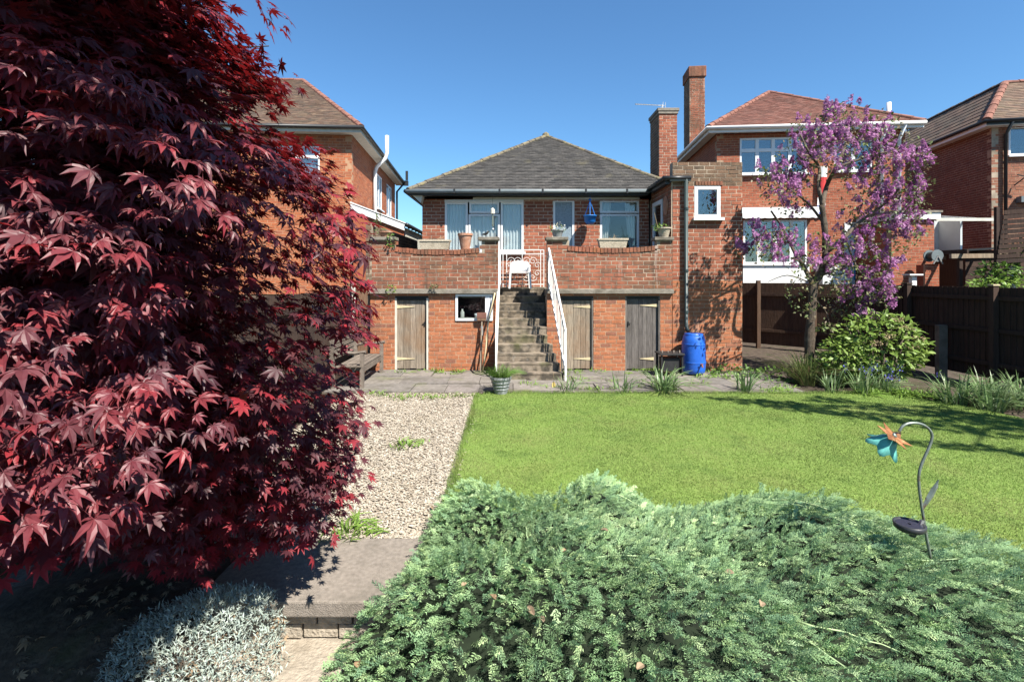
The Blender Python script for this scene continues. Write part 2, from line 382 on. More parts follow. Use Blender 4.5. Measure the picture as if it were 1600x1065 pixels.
# ------------------------------------------------------------------ builders for buildings
CUBE_BRICK = {}
def brick_wall(parent, O, U, N, w, top, m, mm, holes=(), L=.235, H=.0865, joint=.014, own=0, thick=.1, seed=1, wall_name='wall', proud=.004, v0=0.0):
    """a wall of real bricks in a plane: a mortar core with openings, bricks standing proud of it.
    O, U, N are in world axes; the nearest bricks become parts, the others one part of kind stuff"""
    O, U, N = np.asarray(O, float), norm(U), norm(N)
    r = np.random.default_rng(seed)
    tp = top if callable(top) else (lambda u: top)
    us = sorted(set([0, w] + [h[i] for h in holes for i in (0, 1)] + (list(np.arange(.12, w, .12)) if callable(top) else [])))
    us = [u for u in us if 0 <= u <= w]
    core = MB()
    for a, b in zip(us[:-1], us[1:]):
        if b - a < 1e-4: continue
        c = (a + b) / 2; t = tp(c)
        cuts = sorted([(h[2], h[3]) for h in holes if h[0] < c < h[1]])
        z = v0
        for h0, h1 in cuts + [(t, t)]:
            h0 = min(h0, t)
            if h0 - z > 1e-3:
                core.obox(O + U * c + ZV * (z + h0) / 2 - N * (proud + thick / 2), U, -N, ZV, b - a, thick, h0 - z)
            z = max(z, h1)
    core.build(wall_name, mm, parent)
    cs, ds = [], []
    k = 0
    while v0 + k * H < (w and max(tp(u) for u in np.linspace(0, w, 30))):
        va, vb = v0 + k * H + joint, v0 + (k + 1) * H
        u = -(k % 2) * L / 2 - (L * .25 if k % 5 == 3 else 0)
        while u < w:
            iv = [(max(0, u), min(w, u + L - joint))]
            u += L
            for h in holes:
                if h[2] < (va + vb) / 2 < h[3]:
                    iv = [q for a, b in iv for q in ((a, min(b, h[0] - .006)), (max(a, h[1] + .006), b))]
            for a, b in iv:
                if b - a < .014: continue
                t = tp((a + b) / 2); vt = min(vb, t)
                if vt - va < .025: continue
                dn = proud + .04 + r.uniform(-.003, .004)
                cs.append((( a + b) / 2, (va + vt) / 2, -proud - .04 + dn / 2)); ds.append((b - a - r.uniform(0, .004), vt - va - r.uniform(0, .003), dn))
        k += 1
    if not cs: return
    cs, ds = np.array(cs), np.array(ds)
    P = O + cs[:, :1] * U + cs[:, 1:2] * ZV + cs[:, 2:] * N
    B = np.stack([U, -N, ZV], 1)
    sc = np.stack([ds[:, 0], ds[:, 2], ds[:, 1]], 1)
    order = np.argsort(np.linalg.norm(P - V3(0, 0, EYE), axis=1) - sc[:, 0] * 2)
    a, b = order[:own], order[own:]
    if own:
        if m.name not in CUBE_BRICK: CUBE_BRICK[m.name] = unit_mesh('brick', CUBE, CUBEF, m)
        for i in a: place('brick', CUBE_BRICK[m.name], parent, P[i], B, sc[i][None, :])
    if len(b):
        Pv, F = tile(CUBE, CUBEF, P[b], np.repeat(B[None], len(b), 0), sc[b])
        np_mesh('brickwork', Pv, F, m, parent, rnd=np.repeat(r.random(len(b)), 8), kind='stuff')

def tile_slope(parent, A, B, C, D, m, gauge=.10, tw=.165, seed=1):
    """plain tiles laid in courses on the slope A B (eave) C D (top)"""
    A, B, C, D = [np.asarray(x, float) for x in (A, B, C, D)]
    r = np.random.default_rng(seed)
    e = norm(B - A); n = norm(np.cross(e, (D + C) / 2 - (A + B) / 2)); s = np.cross(n, e)
    hgt = ((D - A) @ s + (C - B) @ s) / 2
    rows = max(1, int(hgt / gauge)); out = []
    for k in range(rows):
        t = k / rows
        p, q = A + (D - A) * t, B + (C - B) * t
        t2 = (k + 1.0) / rows
        p2, q2 = A + (D - A) * t2, B + (C - B) * t2
        u0, u1 = (p - A) @ e, (q - A) @ e
        w0, w1 = (p2 - A) @ e, (q2 - A) @ e
        v = (p - A) @ s
        u = math.floor(min(u0, w0) / tw) * tw + (k % 2) * tw / 2 - tw
        while u < max(u1, w1):
            a, b = u + .002, u + tw - .002; u += tw
            la, lb = max(a, u0), min(b, u1); ta, tb = max(a, w0), min(b, w1)
            if lb - la < .01 and tb - ta < .01: continue
            la, lb = min(la, u1), max(lb, u0); ta, tb = min(ta, w1), max(tb, w0)
            j = r.uniform(-.004, .004)
            hl, hu = .026 + j, .010
            gl = A + s * (v - .012 + r.uniform(-.003, .003)); gu = A + s * (v + gauge * 1.05)
            out.append([gl + e * la + n * hl, gl + e * lb + n * hl, gu + e * tb + n * hu, gu + e * ta + n * hu,
                        gl + e * la + n * (hl - .016), gl + e * lb + n * (hl - .016)])
    P = np.array(out).reshape(-1, 3); nq = len(out)
    f1 = np.array([[0, 1, 2, 3], [0, 4, 5, 1]])
    F = (f1[None] + (np.arange(nq) * 6)[:, None, None]).reshape(-1, 4)
    f2 = np.array([[0, 3, 4], [1, 5, 2]])
    F2 = (f2[None] + (np.arange(nq) * 6)[:, None, None]).reshape(-1, 3)
    MB().add([A, B, C, D] if np.linalg.norm(C - D) > .01 else [A, B, C], [[0, 1, 2, 3] if np.linalg.norm(C - D) > .01 else [0, 1, 2]]).build('roof_deck', m, parent)
    np_mesh('roof_tiling', P, [F, F2], m, parent, rnd=np.repeat(r.random(nq), 6), kind='stuff')

def hip_tiles(parent, a, b, m, r=.10, ln=.3, name='hip_tile', seed=1):
    a, b = np.asarray(a, float), np.asarray(b, float); d = norm(b - a); n = max(1, int(np.linalg.norm(b - a) / ln))
    q = np.random.default_rng(seed)
    x = norm(np.cross(d, ZV)); y = np.cross(x, d)
    for i in range(n):
        p0, p1 = a + (b - a) * i / n, a + (b - a) * (i + .97) / n
        ang = np.linspace(-.15, math.pi + .15, 7)
        ra, rb = r * 1.08, r * .96; lift = q.uniform(-.006, .008)
        ring = lambda p, rr: [p + x * math.cos(t) * rr + y * (math.sin(t) * rr * .75 + lift - .02) for t in ang]
        v = ring(p0, ra) + ring(p1, rb)
        MB().add(v, [[j, j + 1, j + 8, j + 7] for j in range(6)] + [list(range(7))[::-1], [7 + j for j in range(7)]]).build(name, m, parent, smooth=False)

def window(parent, O, U, N, u0, u1, z0, z1, cells, bar=.045, m=None, glass=None, sill=None, name='window', depth=.05, n_off=-.03):
    """frame with a bar round every light; cells are (u0, u1, z0, z1) as fractions of the opening"""
    O, U, N = np.asarray(O, float), norm(U), norm(N)
    m = m or M['white_upvc']; glass = glass or M['glass']
    w, h = u1 - u0, z1 - z0
    f = MB(); rects = []
    for i, (a, b, c, d) in enumerate(cells):
        a, b, c, d = u0 + a * w, u0 + b * w, z0 + c * h, z0 + d * h
        n = n_off + .002 * (i % 3)
        def bb(p, q, r_, s_): f.obox(O + U * (p + q) / 2 + ZV * (r_ + s_) / 2 + N * n, U, -N, ZV, q - p, depth, s_ - r_)
        bb(a, a + bar, c, d); bb(b - bar, b, c, d); bb(a + bar, b - bar, c, c + bar); bb(a + bar, b - bar, d - bar, d)
        rects.append((a + bar, b - bar, c + bar, d - bar))
    fr = f.build(name, m, parent)
    for a, b, c, d in rects:
        MB().obox(O + U * (a + b) / 2 + ZV * (c + d) / 2 + N * (n_off - .005), U, -N, ZV, b - a + .01, .008, d - c + .01).build('pane', glass, fr)
    if sill:
        MB().obox(O + U * (u0 + u1) / 2 + ZV * (z0 - .03) + N * .03, U, -N, ZV, w + .1, .16, .055).build('sill', sill, fr)
    return fr

def curtain(parent, O, U, N, u0, u1, z0, z1, m, back=.14, folds=9, amp=.025, name='curtain', taper=0.0):
    O, U, N = np.asarray(O, float), norm(U), norm(N)
    nn = folds * 8 + 1; u = np.linspace(0, 1, nn)
    rs = np.random.default_rng(int(abs(u0) * 1000 + folds))
    ph = np.cumsum(rs.uniform(.7, 1.3, nn)) * 2 * np.pi / 8
    off = np.sin(ph) * amp
    rows = []
    for t in (0, .5, 1):
        x = u0 + (u1 - u0) * (u if not taper else (u * (1 - taper * t) if taper > 0 else 1 - (1 - u) * (1 + taper * t)))
        rows.append(O + x[:, None] * U + ZV * (z1 + (z0 - z1) * t) - N * back + off[:, None] * (.6 + .4 * t) * N)
    F = [[k * nn + i, k * nn + i + 1, (k + 1) * nn + i + 1, (k + 1) * nn + i] for k in range(2) for i in range(nn - 1)]
    return np_mesh(name, np.concatenate(rows), np.array(F), m, parent, smooth=True)

def tube_obj(name, pts, r, m, parent, k=10): return MB().tube(pts, r, k).build(name, m, parent, smooth=True)

def straps(parent, name, c, n, h, spread, w, m, seed=1, droop=.6, kind='stuff'):
    """a clump of strap leaves"""
    r = np.random.default_rng(seed); c = np.asarray(c, float)
    ang = r.uniform(0, 2 * np.pi, n); ln = h * r.uniform(.6, 1.15, n); lean = r.uniform(.05, 1, n) * spread
    t = np.linspace(0, 1, 6)
    out = np.stack([np.cos(ang), np.sin(ang), np.zeros(n)], 1); side = np.stack([-np.sin(ang), np.cos(ang), np.zeros(n)], 1)
    base = c + out * r.uniform(0, .35 * spread * h, n)[:, None] + side * r.uniform(-.12, .12, n)[:, None] * spread
    hor = (lean * ln)[:, None] * (t + .6 * t ** 3)[None]
    ver = ln[:, None] * (t[None] - (droop * lean)[:, None] * (t ** 2.4)[None])
    mid = base[:, None] + hor[:, :, None] * out[:, None] + ver[:, :, None] * ZV
    wd = w * np.array([.7, 1, 1, .85, .55, .06]) / 2
    P = np.stack([mid - side[:, None] * wd[None, :, None], mid + side[:, None] * wd[None, :, None] + V3(0, 0, .004)], 2).reshape(n, -1, 3)
    f = np.array([[2 * i, 2 * i + 1, 2 * i + 3, 2 * i + 2] for i in range(5)])
    F = (f[None] + (np.arange(n) * 12)[:, None, None]).reshape(-1, 4)
    return np_mesh(name, P.reshape(-1, 3), F, m, parent, rnd=np.repeat(r.random(n), 12), kind=kind)

LEAF_V = np.array([[0, 0, 0], [-.26, .38, .06], [0, .42, 0], [.26, .38, .06], [-.17, .74, .03], [.17, .74, .03], [0, 1, -.1], [0, .74, -.03]], float)
LEAF_F = np.array([[0, 2, 1], [0, 3, 2], [1, 2, 7], [1, 7, 4], [2, 3, 5], [2, 5, 7], [4, 7, 6], [7, 5, 6]])
def leaf_ball(parent, c, rad, n, size, m, seed=1, shell=.55, up=.6, own=0, rest='foliage', narrow=1.0, droop=-.1):
    r = np.random.default_rng(seed)
    d = norm(r.normal(size=(n, 3))); s = shell + (1 - shell) * r.random(n) ** .6
    P = np.asarray(c) + d * np.asarray(rad) * s[:, None]
    dr = norm(d * V3(1, 1, .4) + r.normal(size=(n, 3)) * .55 + V3(0, 0, droop)); nr = norm(d * .6 + ZV * up + r.normal(size=(n, 3)) * .4)
    sc = size * r.uniform(.6, 1.2, n)
    scatter_leaves(parent, LEAF_V * V3(narrow, 1, 1), LEAF_F, P, frames(dr, nr), sc, m, own=own, rest=rest)

# ------------------------------------------------------------------ the ground
def sstep(a, b, x):
    t = np.clip((x - a) / (b - a), 0, 1); return t * t * (3 - 2 * t)
def ground_z(X, Y):
    X, Y = np.asarray(X, float), np.asarray(Y, float)
    stair = sstep(-1.95, -1.75, X) * (1 - sstep(-.75, -.55, X))
    s = sstep(2.45, 3.35, Y) * (1 - stair) + sstep(3.48, 3.6, Y) * stair
    z = -.44 + .40 * s
    z = z + 1.5 * sstep(9.9, 10.6, X) * sstep(12.0, 14.5, Y)
    z = z + 1.5 * (1 - sstep(-4.0, -3.5, X)) * sstep(12.0, 15.5, Y)
    return np.maximum(z, -.44 + 1.9 * sstep(20, 24, Y))
gx = np.unique(np.concatenate([[-900, -300, -120, -60, -30, -18], np.arange(-12, -3, .5), np.arange(-3, 0, .06), np.arange(0, 12, .3), [13, 15, 18, 24, 40, 80, 200, 900]]))
gy = np.unique(np.concatenate([[-60, -20, -8, -3, 0, 1], np.arange(1.5, 4.2, .06), np.arange(4.2, 27, .35), [30, 40, 70, 150, 400, 1500]]))
GX, GY = np.meshgrid(gx, gy)
GZ = ground_z(GX, GY)
bumpy = (np.abs(GX) < 12) & (GY > 1) & (GY < 20)
GZ = GZ + np.where(bumpy, rng.normal(0, .006, GX.shape), 0)
nx = len(gx)
gf = np.array([[j * nx + i, j * nx + i + 1, (j + 1) * nx + i + 1, (j + 1) * nx + i] for j in range(len(gy) - 1) for i in range(nx - 1)])
tag(np_mesh('ground', np.stack([GX, GY, GZ], -1).reshape(-1, 3), gf, M['soil'], smooth=True), kind='structure')

LAWN = [(-.60, 3.6), (-.60, 9.02), (-.45, 9.12), (5.9, 9.12), (6.7, 8.95), (7.2, 8.5), (7.5, 7.6), (7.7, 5.5), (7.7, 3.0), (4, 3.0)]
def in_poly(P, poly):
    x, y = P[:, 0], P[:, 1]; c = np.zeros(len(P), bool); n = len(poly)
    for i in range(n):
        (x1, y1), (x2, y2) = poly[i], poly[(i + 1) % n]
        c ^= ((y1 > y) != (y2 > y)) & (x < (x2 - x1) * (y - y1) / (y2 - y1 + 1e-12) + x1)
    return c
lawn = MB().prism([(x, y, -.1) for x, y in LAWN], (0, 0, .1)).build('lawn', M['lawn_base'])
tag(lawn, kind='structure')
# mown blades: one mass nobody could count
nb = 380000
yy = 3.2 + (9.2 - 3.2) * rng.random(nb) ** 1.25
xx = rng.uniform(-.7, 7.8, nb)
P0 = np.stack([xx, yy, np.zeros(nb)], 1)
P0 = P0[in_poly(P0 + rng.normal(0, .015, P0.shape), LAWN)]
P0 = P0[(P0[:, 0] < P0[:, 1] * 1.25 + .3)]
k = len(P0)
a = rng.uniform(0, 2 * np.pi, k); hh = rng.uniform(.008, .021, k) * (1 + .5 * (rng.random(k) > .96)); le = rng.uniform(.2, 1.1, k)
sd = np.stack([np.cos(a), np.sin(a), np.zeros(k)], 1) * (rng.uniform(.0016, .003, k) * (.7 + P0[:, 1] / 9))[:, None]
tp = np.stack([np.cos(a + 1.6) * hh * le, np.sin(a + 1.6) * hh * le, hh], 1)
ne = 9000                                                     # longer blades that hang over the edges
q = rng.random(ne); on_path = q < .5
Pe = np.stack([np.where(on_path, -.60 + rng.normal(0, .022, ne), rng.uniform(-.5, 6.2, ne)), np.where(on_path, rng.uniform(3.9, 9.05, ne), 9.12 + rng.normal(0, .025, ne)), np.zeros(ne)], 1)
ae = rng.uniform(0, 6.28, ne); he = rng.uniform(.02, .065, ne); we = rng.uniform(.002, .0038, ne)
lx = np.where(on_path, rng.uniform(-1.0, .3, ne), rng.normal(0, .5, ne)); ly = np.where(on_path, rng.normal(0, .5, ne), rng.uniform(-.2, .9, ne))
se = np.stack([np.cos(ae), np.sin(ae), np.zeros(ne)], 1) * we[:, None]; te_ = np.stack([lx * he, ly * he, he], 1)
P0, sd, tp = np.concatenate([P0, Pe]), np.concatenate([sd, se]), np.concatenate([tp, te_]); k = len(P0)
P = np.stack([P0 - sd, P0 + sd, P0 + tp], 1).reshape(-1, 3)
g = np_mesh('lawn_grass', P, np.arange(3 * k).reshape(-1, 3), M['grass'], rnd=np.repeat(rng.random(k), 3))
tag(g, 'short mown bright green grass of the lawn', 'grass', kind='stuff')

# timber edging between the path and the lawn
MB().box(-.650, -.612, 3.75, 6.55, -.1, .006).build('lawn_edging', M['slab'], lawn)
MB().box(-.648, -.614, 6.56, 9.0, -.1, .002).build('lawn_edging', M['slab'], lawn)

# gravel path
path = MB().box(-3.0, -.67, 4.08, 9.16, -.1, -.012).build('gravel_path', M['gravel_bed']); tag(path, kind='structure')
nc = 42000
px_ = np.where(rng.random(nc) < .97, rng.uniform(-2.95, -.66, nc), -.66 + rng.normal(0, .05, nc)); py_ = 4.1 + 5.05 * rng.random(nc) ** 1.35
keep = (px_ > -.42 * py_ - .15)
px_, py_ = px_[keep], py_[keep]; nc = len(px_)
OCT = np.array([[1, 0, 0], [-1, 0, 0], [0, 1, 0], [0, -1, 0], [.2, .1, 1], [-.1, .1, -1]], float)
OCTF = np.array([[0, 2, 4], [2, 1, 4], [1, 3, 4], [3, 0, 4]])
an = rng.uniform(0, 6.28, nc); d = np.stack([np.cos(an), np.sin(an), rng.normal(0, .22, nc)], 1)
Rm = frames(d, ZV + rng.normal(0, .28, (nc, 3)))
sc = np.stack([rng.uniform(.005, .013, nc), rng.uniform(.010, .027, nc), rng.uniform(.003, .007, nc)], 1)
P, F = tile(OCT, OCTF, np.stack([px_, py_, rng.uniform(-.012, .008, nc)], 1), Rm, sc)
g = np_mesh('gravel_chips', P, F, M['chips'], rnd=np.repeat(rng.random(nc), 6)); tag(g, 'pale buff stone and bark chips covering the garden path', 'gravel', kind='stuff')

# patio of grey slabs at the foot of the cellar wall
patio = MB().box(-3.4, 5.4, 9.16, 11.24, -.12, -.004).build('patio', M['soil']); tag(patio, kind='structure')
ys = [9.18, 9.84, 10.5, 11.20]
for r_ in range(3):
    x = -3.38 - (.0, .33, .15)[r_]
    while x < 5.3:
        w = random.choice((.62, .62, .92))
        x0, x1 = max(x, -3.38), min(x + w, 5.35); x += w
        if x1 - x0 < .12: continue
        z = .022 + random.uniform(-.006, .007)
        o = MB().box(x0 + .006, x1 - .006, ys[r_] + .006, ys[r_ + 1] - .006, -.03, z).build('paving_slab', M['paving'], patio)
        o.rotation_euler = (random.uniform(-.002, .002), random.uniform(-.002, .002), 0)

# two garden steps at the bottom of the path
gs = thing('garden_step', 'worn concrete slab step with brick riser at the near end of the gravel path', 'step', (-1.3, 3.6, 0))
MB().box(-2.05, -.55, 3.29, 4.09, -.10, .006).build('step_slab', M['slab'], gs, bevel=.012)
for i in range(8):
    MB().box(-1.98 + i * .235, -1.755 + i * .235, 3.36 + random.uniform(-.006, .006), 3.56, -.185, -.106).build('brick', M['stone'], gs, bevel=.006)
    MB().box(-2.08 + i * .235, -1.855 + i * .235, 3.37 + random.uniform(-.006, .006), 3.56, -.285, -.192).build('brick', M['stone'], gs, bevel=.006)
MB().box(-1.95, -.45, 2.5, 3.55, -.42, -.295).build('lower_slab', M['stone'], gs, bevel=.012)

# weeds and moss tufts on path and patio
def weeds(name, label, spots, h, m, seed, nper=26, spread=1.0, w=.008):
    r = np.random.default_rng(seed); Vs, Fs, Rn = [], [], []; off = 0
    t = thing(name, label, 'weeds', (spots[0][0], spots[0][1], 0))
    for i, (x, y, s) in enumerate(spots):
        straps(t, 'leaf_tuft', (x, y, ground_z(x, y) + .04), int(nper * s), h * s, spread, w, m, seed + i)
    return t
weeds('path_weeds', 'thin green weeds growing where the gravel path meets the patio', [(-2.5 + i * .16 + random.uniform(-.06, .06), 8.75 + random.uniform(-.25, .3), random.uniform(.5, 1.1)) for i in range(13)], .10, M['leaf_bright'], 31, 22, 1.2, .014)
weeds('patio_weeds', 'low weeds along the foot of the cellar wall', [(random.uniform(-2.8, 5.0), 11.12 - random.random() ** 2 * .35, random.uniform(.5, 1.2)) for i in range(34)], .11, M['leaf_bright'], 61, 20, 1.4, .016)
weeds('patio_weeds', 'scattered weeds between slabs by the lawn edge of the patio', [(random.uniform(.2, 5.4), 9.2 + random.random() ** 1.5 * 1.4, random.uniform(.5, 1.3)) for i in range(36)], .11, M['leaf_bright'], 121, 22, 1.4, .014)
weeds('path_weeds', 'single green weed in the middle of the gravel path', [(-1.32, 6.3, 1.3), (-1.2, 6.38, .8)], .08, M['leaf_bright'], 181, 30, 1.5, .016)
weeds('path_weeds', 'pale weed at the back of the concrete slab step', [(-1.38, 4.22, 1.5), (-1.24, 4.2, 1.0)], .09, M['leaf_bright'], 191, 36, 1.5, .014)

# ------------------------------------------------------------------ terrace with the cellar
te = thing('brick_terrace', 'brick terrace wall with three cellar doors and a curved parapet', 'terrace', (0, 11.2, 0))
FN = V3(0, -1, 0); FU = V3(1, 0, 0)
brick_wall(te, (-3.1, 11.2, 0), FU, FN, 2.8, 1.70, M['brick_orange'], M['mortar_warm'], [(.54, 1.27, 0, 1.65), (1.87, 2.68, 1.10, 1.72)], own=110, seed=3)
brick_wall(te, (.765, 11.2, 0), FU, FN, 2.735, 1.70, M['brick_orange'], M['mortar_warm'], [(.305, 1.015, 0, 1.65), (1.715, 2.475, 0, 1.65)], own=100, seed=4)
MB().box(-3.13, -.305, 11.11, 11.6, 1.70, 1.80).build('concrete_ledge', M['concrete'], te, bevel=.01)
MB().box(.765, 3.52, 11.11, 11.6, 1.70, 1.80).build('concrete_ledge', M['concrete'], te, bevel=.01)
def prof_l(u):     # u from x = -3.06
    x = -3.06 + u
    if x < -2.56 or x > -.71: return 2.86 if x < -2.56 else 2.86
    t = (x + 2.56) / 1.85
    return 2.56 + .06 * (2 * t - 1) ** 2 - .02 * t
def prof_r(u):
    x = .76 + u
    if x < 1.20 or x > 3.13: return 2.86
    t = (x - 1.20) / 1.93
    return 2.59 + .055 * (2 * t - 1) ** 2
brick_wall(te, (-3.06, 11.17, 1.80), FU, FN, 2.76, lambda u: prof_l(u) - 1.80, M['brick_weathered'], M['mortar_dark'], own=45, thick=.2, seed=5, wall_name='parapet_wall')
brick_wall(te, (.765, 11.17, 1.80), FU, FN, 2.735, lambda u: prof_r(u) - 1.80, M['brick_weathered'], M['mortar_dark'], own=45, thick=.2, seed=6, wall_name='parapet_wall')
def coping(x0, x1, f, base):
    n = int((x1 - x0) / .078)
    for i in range(n):
        x = x0 + (i + .5) * (x1 - x0) / n
        sl = (f(x + .03 - base) - f(x - .03 - base)) / .06
        U = norm(V3(1, 0, sl)); T = norm(V3(-sl, 0, 1))
        MB().obox(V3(x, 11.275, f(x - base) + .052 + random.uniform(-.004, .004)), U, V3(0, 1, 0), T, .067, .245 + random.uniform(-.006, .006), .105).build('coping_brick', M['brick_weathered'], te)
coping(-2.55, -.72, prof_l, -3.06)
coping(1.21, 3.12, prof_r, .76)
for x0, x1 in ((-3.09, -2.53), (-.74, -.275), (.735, 1.225), (3.10, 3.52)):
    MB().box(x0, x1, 11.11, 11.45, 2.865, 2.935).build('cap_stone', M['concrete'], te, bevel=.01)
# bricks of the parapet large enough to pick out
M['brick_stain'] = M['brick_weathered']
# terrace floor, stair well, inside of the cellar
fl = MB(); fl.box(-3.1, -.31, 11.36, 12.86, 1.60, 1.79); fl.box(.77, 3.5, 11.36, 12.86, 1.60, 1.79); fl.box(-.31, .77, 12.42, 12.86, 1.60, 1.785)
fl.build('terrace_floor', M['concrete'], te)
MB().box(-.40, -.315, 11.32, 12.42, 0, 1.6).build('stair_well_wall', M['mortar_dark'], te)
MB().box(.775, .86, 11.32, 12.42, 0, 1.6).build('stair_well_wall', M['mortar_dark'], te)
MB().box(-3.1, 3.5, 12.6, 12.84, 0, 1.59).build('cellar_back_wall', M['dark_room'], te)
def plank_door(x0, x1, z1, m, hinge_right, seed):
    r = random.Random(seed)
    n = 5 if seed != 2 else 6
    d = MB().box(x0 + .01, x1 - .01, 11.285, 11.31, .03, z1).build('cellar_door', M['wood_dark'], te)
    ws = [r.uniform(.8, 1.25) for _ in range(n)]; s = sum(ws); x = x0 + .02; W = x1 - x0 - .04
    for w in ws:
        w = w / s * W
        MB().box(x + .003, x + w - .003, 11.262 + r.uniform(-.004, .004), 11.285, .04 + r.uniform(0, .02), z1 - .02).build('plank', m, d); x += w
    for z in (.27, z1 - .16):
        a, b = (x1 - .42, x1 - .02) if hinge_right else (x0 + .02, x0 + .42)
        if seed == 2 and z < 1: a, b = x0 + .32, x1 - .12
        tip = .004; hw = .034
        pa, pb = (a, b) if hinge_right else (b, a)
        MB().prism([(pa, 11.257, z - tip), (pb, 11.257, z - hw), (pb, 11.257, z + hw), (pa, 11.257, z + tip)], (0, -.008, 0)).build('strap_hinge', M['wood_strap'], d)
    hx = x0 + .07 if hinge_right else x1 - .07
    MB().box(hx - .05, hx + .05, 11.235, 11.25, 1.04, 1.055).box(hx - .01, hx + .01, 11.235, 11.262, 1.0, 1.09).build('latch', M['black_iron'], d)
    for fx in (x0 - .012, x1 - .028): MB().box(fx, fx + .04, 11.21, 11.31, .0, z1 + .03).build('door_frame', M['wood_dark'] if seed else M['cream_paint'], d)
    MB().box(x0 - .012, x1 + .012, 11.225, 11.31, z1 + .005, 1.645).build('lintel', M['black_iron'], d)
plank_door(-2.555, -1.845, 1.57, M['wood_grey'], False, 0)
plank_door(1.075, 1.775, 1.57, M['wood_grey'], True, 1)
plank_door(2.485, 3.235, 1.60, M['wood_dark'], True, 2)
window(te, (0, 11.2, 0), FU, FN, -1.235, -.42, 1.11, 1.69, [(0, .86, 0, 1), (.86, 1, 0, 1)], .05, n_off=.0, glass=M['glass_clear'])
MB().box(-1.3, -.4, 11.85, 11.9, .9, 1.6).build('cellar_panel', M['dark_room'], te)  # upright near-black panel behind the cellar window
# left flank wall that runs back along the boundary
brick_wall(te, (-3.06, 16.6, 1.80), V3(0, -1, 0), V3(1, 0, 0), 5.32, 1.42, M['brick_top'], M['mortar_dark'], own=0, thick=.11, seed=9, wall_name='flank_wall')
brick_wall(te, (-3.19, 11.165, 1.70), FU, FN, .125, 1.55, M['brick_top'], M['mortar_dark'], own=0, thick=.1, seed=10, wall_name='flank_wall')
MB().box(-3.18, -3.05, 11.3, 16.6, 0, 1.8).build('flank_footing', M['mortar_dark'], te)

# stairs
st = thing('garden_stairs', 'mossy concrete stairs of eleven steps rising to the terrace', 'stairs', (.3, 10.2, 0))
NST = 11; RISE = 1.79 / NST
def stair_right(y): return .765 + max(0, 11.12 - y) * .27
for i in range(NST):
    y0, y1 = 10.16 + i * .205, 10.16 + (i + 1) * .205 + .05
    if i == NST - 1: y1 = 12.41
    z0, z1 = i * RISE, (i + 1) * RISE
    xl = -.335 if y0 < 11.0 else -.30
    xr0, xr1 = stair_right(y0), stair_right(y1)
    if y0 < 11.1 < y1: xr0 = xr1 = .76
    if y0 >= 11.0: xr0 = xr1 = .755
    p = [(xl, y0 + .007, z0), (xr0, y0 + .007, z0), (xr1, y1, z0), (xl, y1, z0)]
    s = MB().prism(p, (0, 0, RISE - .045)).build('step', M['step_concrete'], st)
    p = [(xl - .004, y0, z1 - .044), (xr0 + .004, y0, z1 - .044), (xr1 + .004, y1 - .004, z1 - .044), (xl - .004, y1 - .004, z1 - .044)]
    MB().prism(p, (0, 0, .044)).build('tread', M['step_concrete'], s, bevel=.006)
sb = MB()
for i in range(NST):
    y0 = 10.20 + i * .205
    if y0 > 11.1: break
    sb.box(-.33, stair_right(y0) - .02, y0 + .2, min(y0 + .41, 11.19), 0, i * RISE + .001)
sb.build('stair_core', M['concrete'], st)

# railings
def railing(name, label, a_top, b_top, a_bot, b_bot, posts):
    t = thing(name, label, 'railing', tuple(posts[-1][0]))
    a_top, b_top, a_bot, b_bot = map(np.asarray, (a_top, b_top, a_bot, b_bot))
    MB().bar(a_top, b_top, .034, .034).build('top_rail', M['white_paint'], t)
    MB().bar(a_bot, b_bot, .028, .028).build('bottom_rail', M['white_paint'], t)
    for p, q in posts: MB().bar(p, q, .038, .038).build('post', M['white_paint'], t)
    n = 12
    for i in range(1, n):
        f = i / n
        MB().bar(a_bot + (b_bot - a_bot) * f, a_top + (b_top - a_top) * f, .016, .016).build('baluster', M['white_paint'], t)
    return t
railing('stair_railing', 'white metal railing down the right side of the stairs', (.80, 11.10, 2.67), (1.06, 10.12, 1.0), (.80, 11.10, 1.97), (1.06, 10.12, .17),
        [((.80, 11.10, 1.80), (.80, 11.10, 2.70)), ((1.06, 10.12, .0), (1.06, 10.12, 1.04))])
railing('stair_railing', 'white metal railing down the left side of the stairs', (-.30, 12.3, 2.69), (-.315, 10.24, 1.02), (-.30, 12.3, 2.0), (-.315, 10.24, .32),
        [((-.30, 12.3, 1.79), (-.30, 12.3, 2.72)), ((-.315, 10.24, .17), (-.315, 10.24, 1.05))])
# ornamental panel at the head of the stairs
og = thing('ornamental_gate', 'white wrought iron scroll gate at the head of the stairs', 'gate', (.25, 12.52, 1.79))
g = MB()
for z in (2.72, 2.62, 1.88): g.bar((-.28, 12.52, z), (.78, 12.52, z), .018, .018)
for x in (-.28, -.22, -.13, .25, .70, .78): g.bar((x, 12.52, 1.81), (x, 12.52, 2.72), .016, .016)
g.build('gate_frame', M['white_paint'], og)
def scroll(cx, cz, r, sgn, flip=1):
    th = np.linspace(0, 2.6 * np.pi, 34); rr = r * (1 - th / (3.1 * np.pi))
    pts = np.stack([cx + sgn * rr * np.cos(th), np.full(34, 12.52), cz + flip * rr * np.sin(th)], 1)
    MB().tube(pts, .006, 5).build('scroll', M['white_paint'], og)
for cx in (.06, .44):
    for s in (-1, 1): scroll(cx + s * .07, 2.45, .10, s); scroll(cx + s * .07, 2.05, .10, s, -1)
for cz in (2.15, 2.35): scroll(.62, cz, .08, 1); scroll(-.07, cz, .06, -1)

